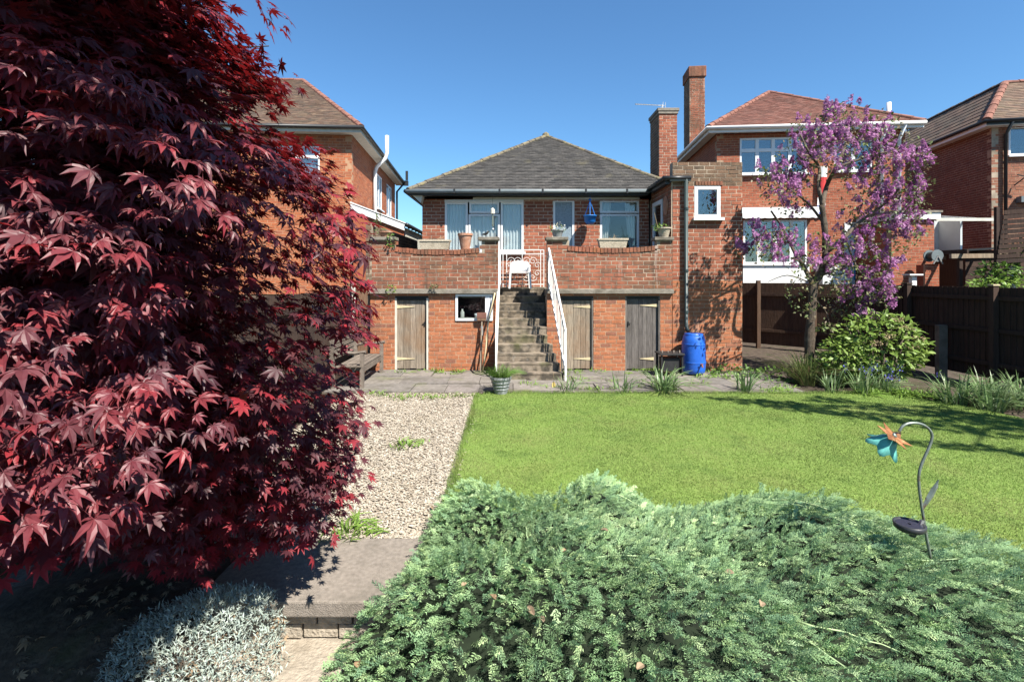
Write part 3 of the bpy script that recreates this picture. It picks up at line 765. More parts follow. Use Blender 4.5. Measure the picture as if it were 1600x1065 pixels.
# ------------------------------------------------------------------ the bungalow
bg = thing('bungalow', 'red brick bungalow with dark hipped tile roof above the terrace', 'house', (.58, 12.9, 1.8))
BW = 12.9
bh = [(.57, 2.55, .90, 2.2), (3.30, 3.83, .02, 2.2), (4.48, 5.46, .85, 2.2)]
brick_wall(bg, (-2.26, BW, 1.80), FU, FN, 5.71, 2.22, M['brick_red'], M['mortar'], bh, own=180, seed=21, thick=.2)
MB().box(-2.26, -2.05, BW + .22, 22, 1.8, 4.0).build('side_wall', M['mortar_dark'], bg)
MB().box(3.5, 3.7, BW + .02, 22, 1.8, 4.0).build('side_wall', M['mortar_dark'], bg)
MB().box(-2.05, 3.5, 21.8, 22, 1.8, 4.0).build('back_wall', M['mortar_dark'], bg)
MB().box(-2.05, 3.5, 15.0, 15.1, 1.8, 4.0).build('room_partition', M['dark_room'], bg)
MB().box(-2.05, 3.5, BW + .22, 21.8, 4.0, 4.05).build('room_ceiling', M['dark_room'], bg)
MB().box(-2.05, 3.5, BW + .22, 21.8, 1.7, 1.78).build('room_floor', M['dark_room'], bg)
O = (0, BW, 0)
MB().box(-1.69, .29, BW - .06, BW + .03, 3.94, 3.995).build('window_head', M['white_paint'], bg)
MB().box(-.98, 3.2, BW - .055, BW + .028, 4.0, 4.06).build('head_board', M['cream_paint'], bg)
w1 = window(bg, O, FU, FN, -1.69, .29, 2.70, 3.94, [(0, .29, 0, 1), (.31, .69, .78, 1), (.30, .70, 0, .76), (.71, 1, 0, 1)], .05, sill=M['white_paint'], glass=M['glass_clear'])
for c0, c1 in ((-1.66, -1.12), (-1.05, -.36), (-.28, .26)): curtain(bg, O, FU, FN, c0, c1, 2.72, 3.93, M['curtain'], .10, 7)
window(bg, O, FU, FN, 1.04, 1.57, 1.82, 4.0, [(0, 1, 0, 1)], .05, glass=M['glass_frosted'], name='glazed_door')
window(bg, O, FU, FN, 2.22, 3.20, 2.66, 3.99, [(0, 1, .76, 1), (0, 1, 0, .74)], .05, sill=M['white_paint'], glass=M['glass_clear'])
curtain(bg, O, FU, FN, 2.27, 2.52, 2.68, 3.95, M['curtain_cream'], .12, 4, taper=.4)
curtain(bg, O, FU, FN, 2.86, 3.16, 2.68, 3.95, M['curtain_cream'], .12, 4, taper=-.4)
# roof
EX0, EX1, EY, EZ = -2.55, 4.25, 12.5, 4.18
AP = V3(1.05, 15.9, 6.42); AP2 = V3(1.05, 19.5, 6.42)
e0, e1 = V3(EX0, EY, EZ), V3(EX1, EY, EZ); b0, b1 = V3(EX0, 22.4, EZ), V3(EX1, 22.4, EZ)
tile_slope(bg, e0, e1, AP, AP, M['tile_dark'], seed=31)
MB().add([e0, AP, AP2, b0], [[0, 1, 2, 3]]).add([e1, b1, AP2, AP], [[0, 1, 2, 3]]).add([b0, AP2, b1], [[0, 1, 2]]).build('rear_roof', M['tile_dark'], bg)
hip_tiles(bg, e0 + V3(0, 0, .03), AP + V3(0, 0, .02), M['hip_mossy'], .075, .28, seed=2)
hip_tiles(bg, e1 + V3(0, 0, .03), AP + V3(0, 0, .02), M['hip_mossy'], .075, .28, seed=3)
MB().lathe([(.12, -.05), (.10, .05), (.03, .10)], AP + V3(0, 0, .02), 10).build('apex_cap', M['hip_mossy'], bg)
MB().box(EX0 + .06, 3.34, EY + .06, BW - .015, 4.075, 4.12).build('soffit', M['black_gutter'], bg)
MB().box(EX0 + .02, 3.34, EY + .03, EY + .055, 4.06, 4.19).build('fascia', M['black_gutter'], bg)
MB().box(EX0 + .06, -2.27, BW - .012, 22, 4.075, 4.12).build('soffit', M['black_gutter'], bg)
MB().box(EX0 + .02, EX0 + .045, EY + .06, 22.2, 4.06, 4.19).build('fascia', M['black_gutter'], bg)
tube_obj('gutter', [(EX0 - .04, EY - .02, 4.145), (3.36, EY - .02, 4.15)], .052, M['grey_gutter'], bg)
tube_obj('gutter', [(EX0 - .04, EY - .06, 4.145), (EX0 - .04, 22, 4.145)], .052, M['black_gutter'], bg)
for x in (-1.4, -.3, .75, 1.8, 2.8): MB().box(x - .02, x + .02, EY - .08, EY + .03, 4.09, 4.20).build('gutter_bracket', M['black_gutter'], bg)
MB().add([(EX0 + .1, EY + .1, 4.07), (EX0 + .35, EY + .1, 4.07), (EX0 + .3, EY + .1, 3.88), (EX0 + .1, EY + .4, 4.07), (EX0 + .3, EY + .39, 3.88), (EX0 + .35, EY + .38, 4.07)],
         [[0, 1, 2], [3, 4, 5], [0, 2, 4, 3], [1, 5, 4, 2]]).build('eave_bracket', M['cream_paint'], bg)
# short chimney
ch = MB().box(4.66, 5.10, 16.1, 16.9, 4.1, 7.2).build('chimney', M['mortar_dark'], bg)
brick_wall(bg, (4.6, 16.0, 4.3), FU, FN, .56, 2.92, M['brick_red'], M['mortar'], own=40, seed=41, thick=.06, wall_name='chimney_face')
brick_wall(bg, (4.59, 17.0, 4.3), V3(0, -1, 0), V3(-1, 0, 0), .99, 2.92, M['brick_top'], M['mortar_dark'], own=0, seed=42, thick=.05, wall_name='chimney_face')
MB().box(4.54, 5.22, 15.95, 17.05, 7.225, 7.32).box(4.57, 5.19, 15.97, 17.03, 7.14, 7.222).build('chimney_cap', M['concrete'], bg, bevel=.01)

ae = thing('tv_aerial', 'thin metal television aerial pointing left from the short chimney', 'aerial', (4.75, 16.2, 7.32))
MB().bar((4.75, 16.2, 7.30), (4.75, 16.2, 7.50), .03).build('mast', M['metal_grey'], ae)
MB().bar((3.85, 16.0, 7.44), (4.85, 16.25, 7.48), .022).build('boom', M['metal_grey'], ae)
for i in range(15):
    f = i / 14; c = V3(3.87, 16.0, 7.44) * (1 - f) + V3(4.6, 16.2, 7.47) * f
    MB().bar(c + V3(.0, -.09, -.02), c + V3(0, .09, .05), .010).build('aerial_element', M['metal_grey'], ae)
MB().bar((4.78, 16.2, 7.38), (4.78, 16.2, 7.58), .012).bar((4.86, 16.22, 7.38), (4.86, 16.22, 7.58), .012).build('reflector', M['metal_grey'], ae)

# ------------------------------------------------------------------ brick extension beside the bungalow
ex = thing('brick_extension', 'narrow flat roofed brick extension with small square window and drainpipe', 'extension', (4.3, 11.25, 0))
YX = 11.25; X0, X1 = 3.53, 5.06
brick_wall(ex, (X0, YX, 0), FU, FN, X1 - X0, 1.99, M['brick_orange'], M['mortar_warm'], own=110, seed=51, thick=.2, wall_name='lower_wall')
brick_wall(ex, (X0, YX, 1.992), FU, FN, X1 - X0, 2.07, M['brick_red'], M['mortar'], [(.48, 1.05, 1.37, 2.07)], own=110, seed=52, thick=.2, wall_name='wall')
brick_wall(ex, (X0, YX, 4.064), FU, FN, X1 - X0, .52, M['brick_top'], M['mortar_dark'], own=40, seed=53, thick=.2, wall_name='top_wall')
for i in range(9):
    x = 4.03 + i * .067
    MB().box(x, x + .056, YX - .018, YX + .02, 4.075, 4.16).build('soldier_brick', M['brick_weathered'], ex)
window(ex, (0, YX, 0), FU, FN, 4.01, 4.58, 3.36, 4.06, [(0, 1, 0, 1)], .075, sill=M['white_upvc'], n_off=-.02)
MB().box(4.0, 4.6, YX + .45, YX + .5, 3.2, 4.1).build('room_back', M['dark_room'], ex)
brick_wall(ex, (3.5, 12.88, 1.80), V3(0, -1, 0), V3(-1, 0, 0), 1.62, 2.35, M['brick_weathered'], M['mortar_dark'], [(.20, 1.0, .02, 2.08)], own=30, seed=54, thick=.06, wall_name='side_wall')
window(ex, (3.5, 12.88, 0), V3(0, -1, 0), V3(-1, 0, 0), .20, 1.0, 1.83, 3.87, [(0, 1, 0, 1)], .09, glass=M['glass'], name='side_door', n_off=.0)
MB().box(X1 - .2, X1, YX + .212, 14.5, 0, 4.5).build('outer_wall', M['brick_red'], ex)
MB().box(3.5, X1 - .2, 14.3, 14.5, 0, 4.4).build('back_wall', M['brick_red'], ex)
MB().box(3.46, X1 - .21, YX + .212, 14.3, 4.17, 4.26).build('flat_roof', M['black_gutter'], ex)
MB().box(3.36, 3.455, YX - .02, 12.45, 4.10, 4.24).build('fascia', M['black_gutter'], ex)
tube_obj('gutter', [(3.34, 12.46, 4.21), (3.33, 11.16, 4.22)], .05, M['black_gutter'], ex)
tube_obj('gutter', [(3.29, 11.17, 4.22), (3.9, 11.17, 4.225)], .052, M['black_gutter'], ex)
MB().box(3.44, 3.90, 11.14, 11.23, 4.16, 4.18).build('gutter_board', M['green_pipe'], ex)
dp = tube_obj('drainpipe', [(3.80, 11.17, 4.20), (3.80, 11.17, .98), (3.81, 11.1, .9)], .042, M['green_pipe'], ex, 12)
for z in (3.55, 2.2, 1.3): MB().lathe([(.052, -.03), (.052, .03)], (3.80, 11.17, z), 12).build('pipe_collar', M['green_pipe'], dp)
ang = np.linspace(0, 2 * np.pi, 20, endpoint=False)
MB().prism([(3.478, 11.62 + .17 * math.cos(t), 3.68 + .22 * math.sin(t)) for t in ang], (.012, 0, 0)).prism([(3.470, 11.62 + .12 * math.cos(t), 3.68 + .16 * math.sin(t)) for t in ang], (.007, 0, 0)).build('wall_plaque', M['terracotta'], ex)

# ------------------------------------------------------------------ neighbouring houses
def WP(root, *p): return np.array(MW[root.name] @ Vector(p))
def WD(root, *p): return np.array(MW[root.name].to_3x3() @ Vector(p))

# left neighbour
M['brick_bright'] = pmat('brick_bright', [(.40, .12, .05), (.45, .14, .058), (.36, .108, .05), (.43, .15, .07), (.30, .105, .06)], .15, 10, .9, .4, 60)
M['mortar_orange'] = pmat('mortar_orange', [(.46, .27, .16)], .15, 10, .95)
lh = thing('brick_house', 'two storey orange brick house with hipped roof behind the maple', 'house', (-5.1, 16.3, 1.5), R(4.2))
u, n, su, sn = WD(lh, 1, 0, 0), WD(lh, 0, -1, 0), WD(lh, 0, 1, 0), WD(lh, 1, 0, 0)
brick_wall(lh, WP(lh, -8, 0, 0), u, n, 8, 5.12, M['brick_bright'], M['mortar_orange'], [(5.3, 7.0, 3.65, 4.68)], own=150, seed=61, thick=.2)
brick_wall(lh, WP(lh, 0, 0, 0), su, sn, 8.9, 5.12, M['brick_bright'], M['mortar_orange'], [(4.1, 5.3, 3.3, 4.7), (6.5, 7.8, 3.3, 4.7)], own=60, seed=62, thick=.2, wall_name='side_wall')
window(lh, WP(lh, -8, 0, 0), u, n, 5.3, 7.0, 1.5 + 3.65 - 1.5, 4.68, [(0, .5, 0, .68), (.5, 1, 0, .68), (0, .5, .68, 1), (.5, 1, .68, 1)], .05, sill=M['white_upvc'])
curtain(lh, WP(lh, -8, 0, 0), u, n, 5.35, 6.95, 3.68, 4.65, M['curtain'], .14, 14)
window(lh, WP(lh, 0, 0, 0), su, sn, 4.1, 5.3, 3.3, 4.7, [(0, .5, 0, 1), (.5, 1, 0, 1)], .06, sill=M['white_upvc'])
window(lh, WP(lh, 0, 0, 0), su, sn, 6.5, 7.8, 3.3, 4.7, [(0, .5, 0, 1), (.5, 1, 0, 1)], .06, sill=M['white_upvc'])
def lbox(root, name, x0, x1, y0, y1, z0, z1, m, bevel=0):
    o = MB().box(x0, x1, y0, y1, z0, z1).build(name, m, root, local=True, bevel=bevel); return o
lbox(lh, 'floor_slab', -7.9, -.23, .25, 8.7, 2.5, 2.6, M['dark_room']); lbox(lh, 'loft_floor', -7.9, -.23, .25, 8.7, 5.0, 5.1, M['dark_room'])
lbox(lh, 'back_wall', -7.9, -.22, 8.7, 8.9, 0, 5.1, M['mortar_orange']); lbox(lh, 'far_wall', -8.2, -8.02, 0, 8.9, 0, 5.1, M['mortar_orange'])
lbox(lh, 'partition', -7.9, -.3, 3.0, 3.1, 0, 5.0, M['dark_room'])
A = [(-8.4, -.38, 5.22), (.38, -.38, 5.22), (-2.9, 4.3, 8.35), (-6, 4.3, 8.35), (.38, 9.3, 5.22), (-8.4, 9.3, 5.22)]
A = [WP(lh, *p) for p in A]
tile_slope(lh, A[0], A[1], A[2], A[3], M['tile_brown'], seed=63); tile_slope(lh, A[1], A[4], A[2], A[2], M['tile_brown'], .12, .2, seed=64)
MB().add([A[4], A[5], A[3], A[2]], [[0, 1, 2, 3]]).add([A[5], A[0], A[3]], [[0, 1, 2]]).build('rear_roof', M['tile_brown'], lh)
hip_tiles(lh, A[1] + V3(0, 0, .03), A[2] + V3(0, 0, .02), M['hip_red'], .10, .33); hip_tiles(lh, A[2], A[3], M['hip_red'], .11, .33, name='ridge_tile')
lbox(lh, 'fascia', -8.4, .36, -.36, -.33, 5.05, 5.22, M['cream_paint']); lbox(lh, 'soffit', -8.3, .33, -.328, -.012, 5.06, 5.10, M['cream_paint'])
lbox(lh, 'fascia', .33, .36, -.328, 9.2, 5.05, 5.22, M['cream_paint']); lbox(lh, 'soffit', .012, .328, -.01, 9.2, 5.06, 5.10, M['cream_paint'])
tube_obj('gutter', [WP(lh, -8.4, -.42, 5.2), WP(lh, .42, -.42, 5.2), WP(lh, .43, 9.2, 5.18)], .06, M['black_gutter'], lh)
tube_obj('soil_pipe', [WP(lh, .10, 3.3, 1.6), WP(lh, .10, 3.3, 4.55), WP(lh, .16, 3.3, 4.75), WP(lh, .5, 3.3, 5.1), WP(lh, .55, 3.3, 5.3), WP(lh, .55, 3.3, 5.95)], .075, M['white_upvc'], lh, 12)
tube_obj('drainpipe', [WP(lh, .42, 8.9, 5.1), WP(lh, .1, 8.85, 4.7), WP(lh, .1, 8.85, 0)], .05, M['black_gutter'], lh)
MB().box(.36, .62, 9.0, 9.2, 5.05, 5.28).box(.5, .62, 8.95, 9.05, 5.3, 5.75).build('vent_box', M['black_gutter'], lh, local=True)
lc = MB().box(-7.2, -6.3, 3.9, 4.7, 7.2, 9.6).build('chimney', M['hip_red'], lh, local=True)

# lean-to of the left neighbour
le = thing('lean_to', 'white edged lean-to roof between the left house and the terrace flank wall', 'lean-to', (-4.2, 16.2, 1.5))
MB().prism([(-5.05, 16.0, 4.34), (-3.36, 16.0, 3.70), (-3.36, 16.0, 3.50), (-5.05, 16.0, 4.14)], (0, .06, 0)).build('bargeboard', M['white_paint'], le)
MB().prism([(-5.05, 15.98, 4.40), (-3.30, 15.98, 3.735), (-3.30, 15.98, 3.705), (-5.05, 15.98, 4.36)], (0, 6.0, 0)).build('roof_sheet', M['white_paint'], le)
MB().prism([(-4.98, 16.07, 1.5), (-3.40, 16.07, 1.5), (-3.40, 16.07, 3.55), (-4.98, 16.07, 4.2)], (0, .1, 0)).build('front_wall', M['brick_bright'], le)
MB().box(-3.42, -3.36, 16.2, 21.9, 1.5, 3.6).build('side_wall', M['cream_paint'], le)
tube_obj('gutter', [(-3.28, 15.95, 3.68), (-3.28, 21.9, 3.62)], .06, M['black_gutter'], le)
for i in range(9): MB().box(-3.36, -3.28, 16.5 + i * .6, 16.56 + i * .6, 3.6, 3.72).build('gutter_bracket', M['black_gutter'], le)

# right neighbour
rh = thing('brick_house', 'two storey red brick house with white windows behind the lilac', 'house', (6.8, 17.0, 1.5), R(-5.5))
u, n, su, sn = WD(rh, 1, 0, 0), WD(rh, 0, -1, 0), WD(rh, 0, -1, 0), WD(rh, -1, 0, 0)
RW = 5.85
M['brick_house'] = pmat('brick_house', [(.30, .085, .045), (.37, .11, .055), (.33, .095, .05), (.27, .085, .05)], .18, 10, .9, .4, 60)
M['mortar_house'] = pmat('mortar_house', [(.40, .27, .18)], .2, 10, .95)
rholes = [(.74, 2.85, 3.94, 5.12), (3.70, 4.86, 3.98, 4.95), (.85, 2.85, .98, 2.42), (4.0, 5.0, .0, 2.3)]
brick_wall(rh, WP(rh, 0, 0, 0), u, n, RW, 5.28, M['brick_house'], M['mortar_house'], rholes, own=200, seed=71, thick=.2, H=.08, L=.23)
brick_wall(rh, WP(rh, 0, 8, 0), su, sn, 8, 5.28, M['brick_house'], M['mortar_house'], own=0, seed=72, thick=.2, wall_name='side_wall', H=.08, L=.23)
o0 = WP(rh, 0, 0, 0)
window(rh, o0, u, n, .74, 2.85, 3.94, 5.12, [(0, .26, 0, .66), (.26, .5, 0, .66), (.5, .75, 0, .66), (.75, 1, 0, .66), (0, .26, .66, 1), (.26, .5, .66, 1), (.5, .75, .66, 1), (.75, 1, .66, 1)], .055, sill=M['white_upvc'])
window(rh, o0, u, n, 3.70, 4.86, 3.98, 4.95, [(0, .5, 0, 1), (.5, 1, 0, 1)], .055, sill=M['white_upvc'])
window(rh, o0, u, n, .85, 2.85, .98, 2.42, [(0, .25, 0, 1), (.25, .5, 0, 1), (.5, .76, 0, 1), (.76, 1, 0, 1)], .06, sill=M['white_upvc'])
lbox(rh, 'lead_light_bars', 0, .001, 0, .001, 0, .001, M['white_upvc']) if False else None
lbox(rh, 'window_panel', .82, 2.9, -.06, .0, .35, .95, M['white_paint'])
lbox(rh, 'floor_slab', .2, RW - .2, .25, 7.8, 2.55, 2.7, M['dark_room']); lbox(rh, 'loft_floor', .2, RW - .2, .25, 7.8, 5.15, 5.25, M['dark_room'])
lbox(rh, 'back_wall', .2, RW, 7.8, 8.0, 0, 5.25, M['mortar_house']); lbox(rh, 'far_wall', RW - .2, RW - .01, .22, 7.8, 0, 5.25, M['brick_house'])
lbox(rh, 'partition', .2, RW - .2, 3.4, 3.5, 0, 5.1, M['dark_room'])
aw = lbox(rh, 'awning_box', .70, 3.1, -.30, -.02, 2.62, 2.80, M['white_paint'])
v = []
for i in range(25):
    x = .72 + i * .0983
    v += [(x, -.30, 2.62), (x, -.315, 2.47 - .03 * abs(math.sin(i * 1.3)))]
MB().add(v, [[2 * i, 2 * i + 2, 2 * i + 3, 2 * i + 1] for i in range(24)]).build('awning_valance', M['white_paint'], aw, local=True)
dr = lbox(rh, 'door', 4.1, 4.9, .02, .07, .05, 2.1, M['white_upvc'])
lbox(dr, 'door_panel', 4.25, 4.55, -.0, .018, .5, 1.7, M['blue_door']) if False else MB().box(4.30, 4.62, -.005, .018, .45, 1.75).build('door_panel', M['blue_door'], dr, local=True)
MB().box(4.0, 4.1, -.03, .06, 0, 2.3).box(4.9, 5.0, -.03, .06, 0, 2.3).box(4.1, 4.9, -.03, .06, 2.1, 2.3).build('door_frame', M['white_paint'], dr, local=True)
lbox(rh, 'porch_wall', 3.1, 3.9, -.5, -.05, 0, .95, M['white_paint'])
A = [WP(rh, *p) for p in [(-.38, -.38, 5.42), (RW + .35, -.38, 5.42), (3.0, 3.5, 7.82), (3.0, 5.0, 7.82), (-.38, 8.3, 5.42), (RW + .35, 8.3, 5.42)]]
tile_slope(rh, A[0], A[1], A[2], A[2], M['tile_red'], seed=73); tile_slope(rh, A[4], A[0], A[2], A[3], M['tile_red'], .12, .2, seed=74)
MB().add([A[1], A[5], A[3], A[2]], [[0, 1, 2, 3]]).add([A[5], A[4], A[3]], [[0, 1, 2]]).build('rear_roof', M['tile_red'], rh)
hip_tiles(rh, A[0] + V3(0, 0, .03), A[2] + V3(0, 0, .02), M['hip_red'], .10, .33); hip_tiles(rh, A[1] + V3(0, 0, .03), A[2] + V3(0, 0, .02), M['hip_red'], .10, .33)
lbox(rh, 'soffit', -.33, RW + .3, -.33, -.012, 5.30, 5.34, M['white_paint']); lbox(rh, 'fascia', -.36, RW + .33, -.36, -.332, 5.24, 5.42, M['white_paint'])
lbox(rh, 'soffit', -.33, -.012, -.01, 8.2, 5.30, 5.34, M['white_paint']); lbox(rh, 'fascia', -.36, -.332, -.33, 8.2, 5.24, 5.42, M['white_paint'])
tube_obj('gutter', [WP(rh, -.42, 8.2, 5.38), WP(rh, -.42, -.42, 5.38), WP(rh, RW + .35, -.42, 5.38)], .06, M['white_paint'], rh)
for du in (5.10, 5.62): tube_obj('drainpipe', [WP(rh, du, -.40, 5.34), WP(rh, du, -.08, 4.95), WP(rh, du, -.08, -.1)], .055, M['white_upvc'], rh)
tube_obj('vent_pipe', [WP(rh, 5.72, .6, 5.0), WP(rh, 5.72, .6, 6.35)], .07, M['white_upvc'], rh)
MB().box(.15, .68, 4.05, 4.9, 4, 9.1).build('tall_chimney', M['mortar_dark'], rh, local=True)
brick_wall(rh, WP(rh, .1, 4.0, 5.0), u, n, .6, 4.15, M['brick_weathered'], M['mortar_dark'], own=40, seed=75, thick=.04, wall_name='chimney_face', H=.08)
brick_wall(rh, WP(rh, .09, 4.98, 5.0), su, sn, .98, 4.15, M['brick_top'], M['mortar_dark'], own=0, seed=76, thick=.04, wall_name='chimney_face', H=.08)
MB().box(.05, .75, 3.95, 5.05, 8.72, 9.15).build('chimney_head', M['brick_weathered'], rh, local=True, bevel=.02)
fg = thing('hanging_flag', 'long red white and blue flag hanging on the wall behind the lilac', 'flag', tuple(WP(rh, 3.2, -.1, 2.8)))
fu = WP(rh, 3.12, -.12, 0); fd = WD(rh, 1, 0, 0)
for nm, zc, hh_, mm_ in (('white_band', 3.95, .34, 'white_paint'), ('red_band', 3.45, .64, 'red_flag'), ('white_band', 2.99, .26, 'white_paint'), ('blue_band', 2.72, .26, 'blue_flag')):
    v = []
    for i in range(6):
        x = i / 5 * .26; off = .02 * math.sin(i * 1.7)
        for zz in (zc + hh_ / 2, zc - hh_ / 2): v.append(fu + fd * (x + .05 * (zz - 3)) + V3(0, off, zz))
    v2 = [p + V3(0, .004, 0) for p in v]
    MB().add(v, [[2 * i, 2 * i + 1, 2 * i + 3, 2 * i + 2] for i in range(5)]).build(nm, M[mm_], fg)

# far right neighbour
M['brick_far'] = pmat('brick_far', [(.30, .12, .07), (.36, .145, .085), (.27, .11, .07), (.33, .14, .09)], .18, 10, .9, .4, 60)
M['brick_far_shaded'] = pmat('brick_far_shaded', [(.17, .06, .04), (.21, .075, .048), (.15, .055, .04)], .2, 10, .9, .4, 60)  # darker copy of the far brick: shade of the side wall put into colour
fh = thing('brick_house', 'brick house with brown tile roof at the right edge beyond the fence', 'house', (16.2, 17.3, 1.5), R(-11))
u, n, su, sn = WD(fh, 1, 0, 0), WD(fh, 0, -1, 0), WD(fh, 0, -1, 0), WD(fh, -1, 0, 0)
brick_wall(fh, WP(fh, 0, 0, 0), u, n, 5, 5.62, M['brick_far'], M['mortar_house'], [(.5, 2.2, 4.62, 5.58)], own=60, seed=81, thick=.2)
brick_wall(fh, WP(fh, 0, 10, 0), su, sn, 10, 5.62, M['brick_far_shaded'], M['mortar_dark'], own=0, seed=82, thick=.2, wall_name='side_wall')
window(fh, WP(fh, 0, 0, 0), u, n, .5, 2.2, 4.62, 5.58, [(0, .5, 0, 1), (.5, 1, 0, 1)], .06, sill=M['white_upvc'])
lbox(fh, 'loft_floor', .2, 5, .25, 9.8, 5.5, 5.6, M['dark_room']); lbox(fh, 'partition', .2, 5, 3, 3.1, 0, 5.5, M['dark_room']); lbox(fh, 'back_wall', .2, 5, 9.8, 10, 0, 5.6, M['mortar_house'])
lbox(fh, 'far_wall', 4.8, 5.0, .22, 9.8, 0, 5.6, M['brick_house'])
A = [WP(fh, *p) for p in [(-.38, -.38, 5.75), (5.4, -.38, 5.75), (4.2, 2.1, 7.75), (1.75, 2.1, 7.75), (-.38, 10.4, 5.75), (1.75, 8.2, 7.75), (5.4, 10.4, 5.75), (4.2, 8.2, 7.75)]]
tile_slope(fh, A[0], A[1], A[2], A[3], M['tile_brown'], .14, .24, seed=83); tile_slope(fh, A[4], A[0], A[3], A[5], M['tile_brown'], .3, .3, seed=84)
MB().add([A[3], A[2], A[7], A[5]], [[0, 1, 2, 3]]).add([A[1], A[6], A[7], A[2]], [[0, 1, 2, 3]]).add([A[6], A[4], A[5], A[7]], [[0, 1, 2, 3]]).build('rear_roof', M['tile_brown'], fh)
hip_tiles(fh, A[0] + V3(0, 0, .03), A[3] + V3(0, 0, .02), M['hip_red'], .12, .4); hip_tiles(fh, A[3], A[5], M['tile_brown'], .12, .45, name='ridge_tile'); hip_tiles(fh, A[3], A[2], M['hip_red'], .12, .4, name='ridge_tile')
lbox(fh, 'fascia', -.35, 5.3, -.36, -.33, 5.60, 5.75, M['black_gutter']); lbox(fh, 'fascia', -.36, -.33, -.328, 10.3, 5.56, 5.75, M['white_paint'])
lbox(fh, 'soffit', -.33, -.012, -.01, 10.2, 5.58, 5.61, M['white_paint']); lbox(fh, 'soffit', -.33, 5.2, -.328, -.012, 5.58, 5.61, M['white_paint'])
tube_obj('gutter', [WP(fh, -.42, 10.2, 5.72), WP(fh, -.42, -.42, 5.72), WP(fh, 5.3, -.42, 5.72)], .06, M['black_gutter'], fh)
tube_obj('drainpipe', [WP(fh, .36, -.40, 5.68), WP(fh, .36, -.08, 5.3), WP(fh, .36, -.08, 0)], .05, M['black_gutter'], fh)
lbox(fh, 'awning_cassette', .7, 3.5, -.25, -.02, 3.02, 3.22, M['grey_gutter'])
MB().bar((.62, -.05, 3.6), (.85, -.3, 3.9), .03).bar((.55, -.3, 3.92), (.95, -.3, 3.80), .03).build('wall_bracket', M['black_iron'], fh, local=True)

# outbuildings and clutter of the right-hand garden
oh = thing('brick_outhouse', 'low flat roofed brick outhouse with white fascia right of the lilac', 'outhouse', (11.8, 15.0, 1.5))
brick_wall(oh, (11.12, 15.0, 1.4), FU, FN, 1.25, 2.33, M['brick_house'], M['mortar_house'], own=60, seed=91, thick=.2, H=.08)
MB().box(11.12, 12.37, 15.22, 18, 1.4, 3.7).build('side_wall', M['brick_house'], oh)
MB().box(11.15, 12.48, 14.9, 18.1, 3.735, 3.93).build('fascia', M['white_paint'], oh)
MB().box(11.10, 12.52, 14.87, 18.2, 3.932, 3.99).build('flat_roof', M['concrete'], oh)
po = thing('garden_porch', 'white open porch with clear sheet roof beside the outhouse', 'porch', (13.1, 15.6, 1.5))
MB().box(12.4, 13.72, 16.4, 16.45, 1.5, 3.85).build('back_panel', M['white_paint'], po)
MB().box(13.66, 13.72, 15.6, 16.38, 1.5, 3.85).build('side_panel', M['white_paint'], po)
for i in range(4): MB().box(12.55 + i * .22, 12.71 + i * .22, 16.36, 16.395, 2.9, 3.4).build('window_light', M['glass_frosted'], po)
for i in range(5): MB().bar((12.5 + i * .32, 15.2, 3.78), (12.5 + i * .32, 16.4, 3.98), .04, .05).build('rafter', M['white_paint'], po)
MB().prism([(12.42, 15.1, 3.80), (14.15, 15.1, 3.76), (14.15, 16.5, 3.98), (12.42, 16.5, 4.02)], (0, 0, .02)).build('roof_sheet', M['glass_clear'], po)
MB().box(12.5, 14.2, 15.08, 15.12, 3.70, 3.79).build('edge_beam', M['cream_paint'], po)
hr = thing('brick_pillar', 'brick gate pillar carrying a grey hose reel', 'pillar', (12.0, 14.8, 1.4))
brick_wall(hr, (11.7, 14.5, 1.3), FU, FN, .40, 1.12, M['brick_house'], M['mortar_house'], own=20, seed=92, thick=.06, H=.08)
MB().box(11.72, 12.08, 14.58, 14.85, 1.3, 2.40).build('pillar_core', M['brick_house'], hr)
rl = thing('hose_reel', 'round grey hose reel on top of the brick pillar', 'hose reel', (11.93, 14.6, 2.45))
for y in (14.35, 14.62): MB().tube([(11.93, y, 2.65), (11.93, y + .03, 2.65)], .17, 20).build('reel_disc', M['grey_gutter'], rl)
MB().tube([(11.93, 14.38, 2.65), (11.93, 14.62, 2.65)], .12, 16).build('hose_drum', M['green_pipe'], rl)
MB().bar((11.80, 14.34, 2.42), (11.93, 14.34, 2.65), .03).bar((12.06, 14.34, 2.42), (11.93, 14.34, 2.65), .03).build('reel_stand', M['metal_grey'], rl)
bt = thing('bird_table', 'white flat topped post standing by the brick outhouse', 'post', (11.1, 14.2, 1.4))
MB().box(11.05, 11.18, 14.14, 14.26, 1.3, 2.06).build('post', M['white_paint'], bt); MB().box(10.92, 11.29, 14.05, 14.35, 2.10, 2.14).box(11.08, 11.15, 14.17, 14.23, 2.06, 2.10).build('table_top', M['white_paint'], bt)
pg = thing('pergola', 'dark timber pergola frame over the right-hand garden', 'pergola', (13, 14, 1.4))
for p, q in (((11.9, 13.9, 2.62), (15.2, 13.9, 2.66)), ((11.9, 15.6, 2.62), (15.2, 15.6, 2.66))): MB().bar(p, q, .08, .12).build('beam', M['wood_grey'], pg)
for x in (12.2, 13.5, 14.8):
    MB().bar((x, 13.95, 1.3), (x, 13.95, 2.56), .09).build('post', M['wood_fence'], pg)
    MB().bar((x, 13.7, 2.74), (x, 15.8, 2.74), .05, .10).build('rafter', M['wood_fence'], pg)
MB().bar((12.0, 13.3, 1.6), (12.75, 13.4, 2.45), .06).build('brace', M['wood_bench'], pg)
MB().box(13.05, 13.22, 13.4, 13.5, 1.3, 2.35).build('white_post', M['white_paint'], pg)
sh = thing('shade_filler_shed', 'dark timber shed added to stand in for the shade under the pergola', 'shed', (14.6, 15, 1.4))  # added dark filler where only shade lies under the pergola
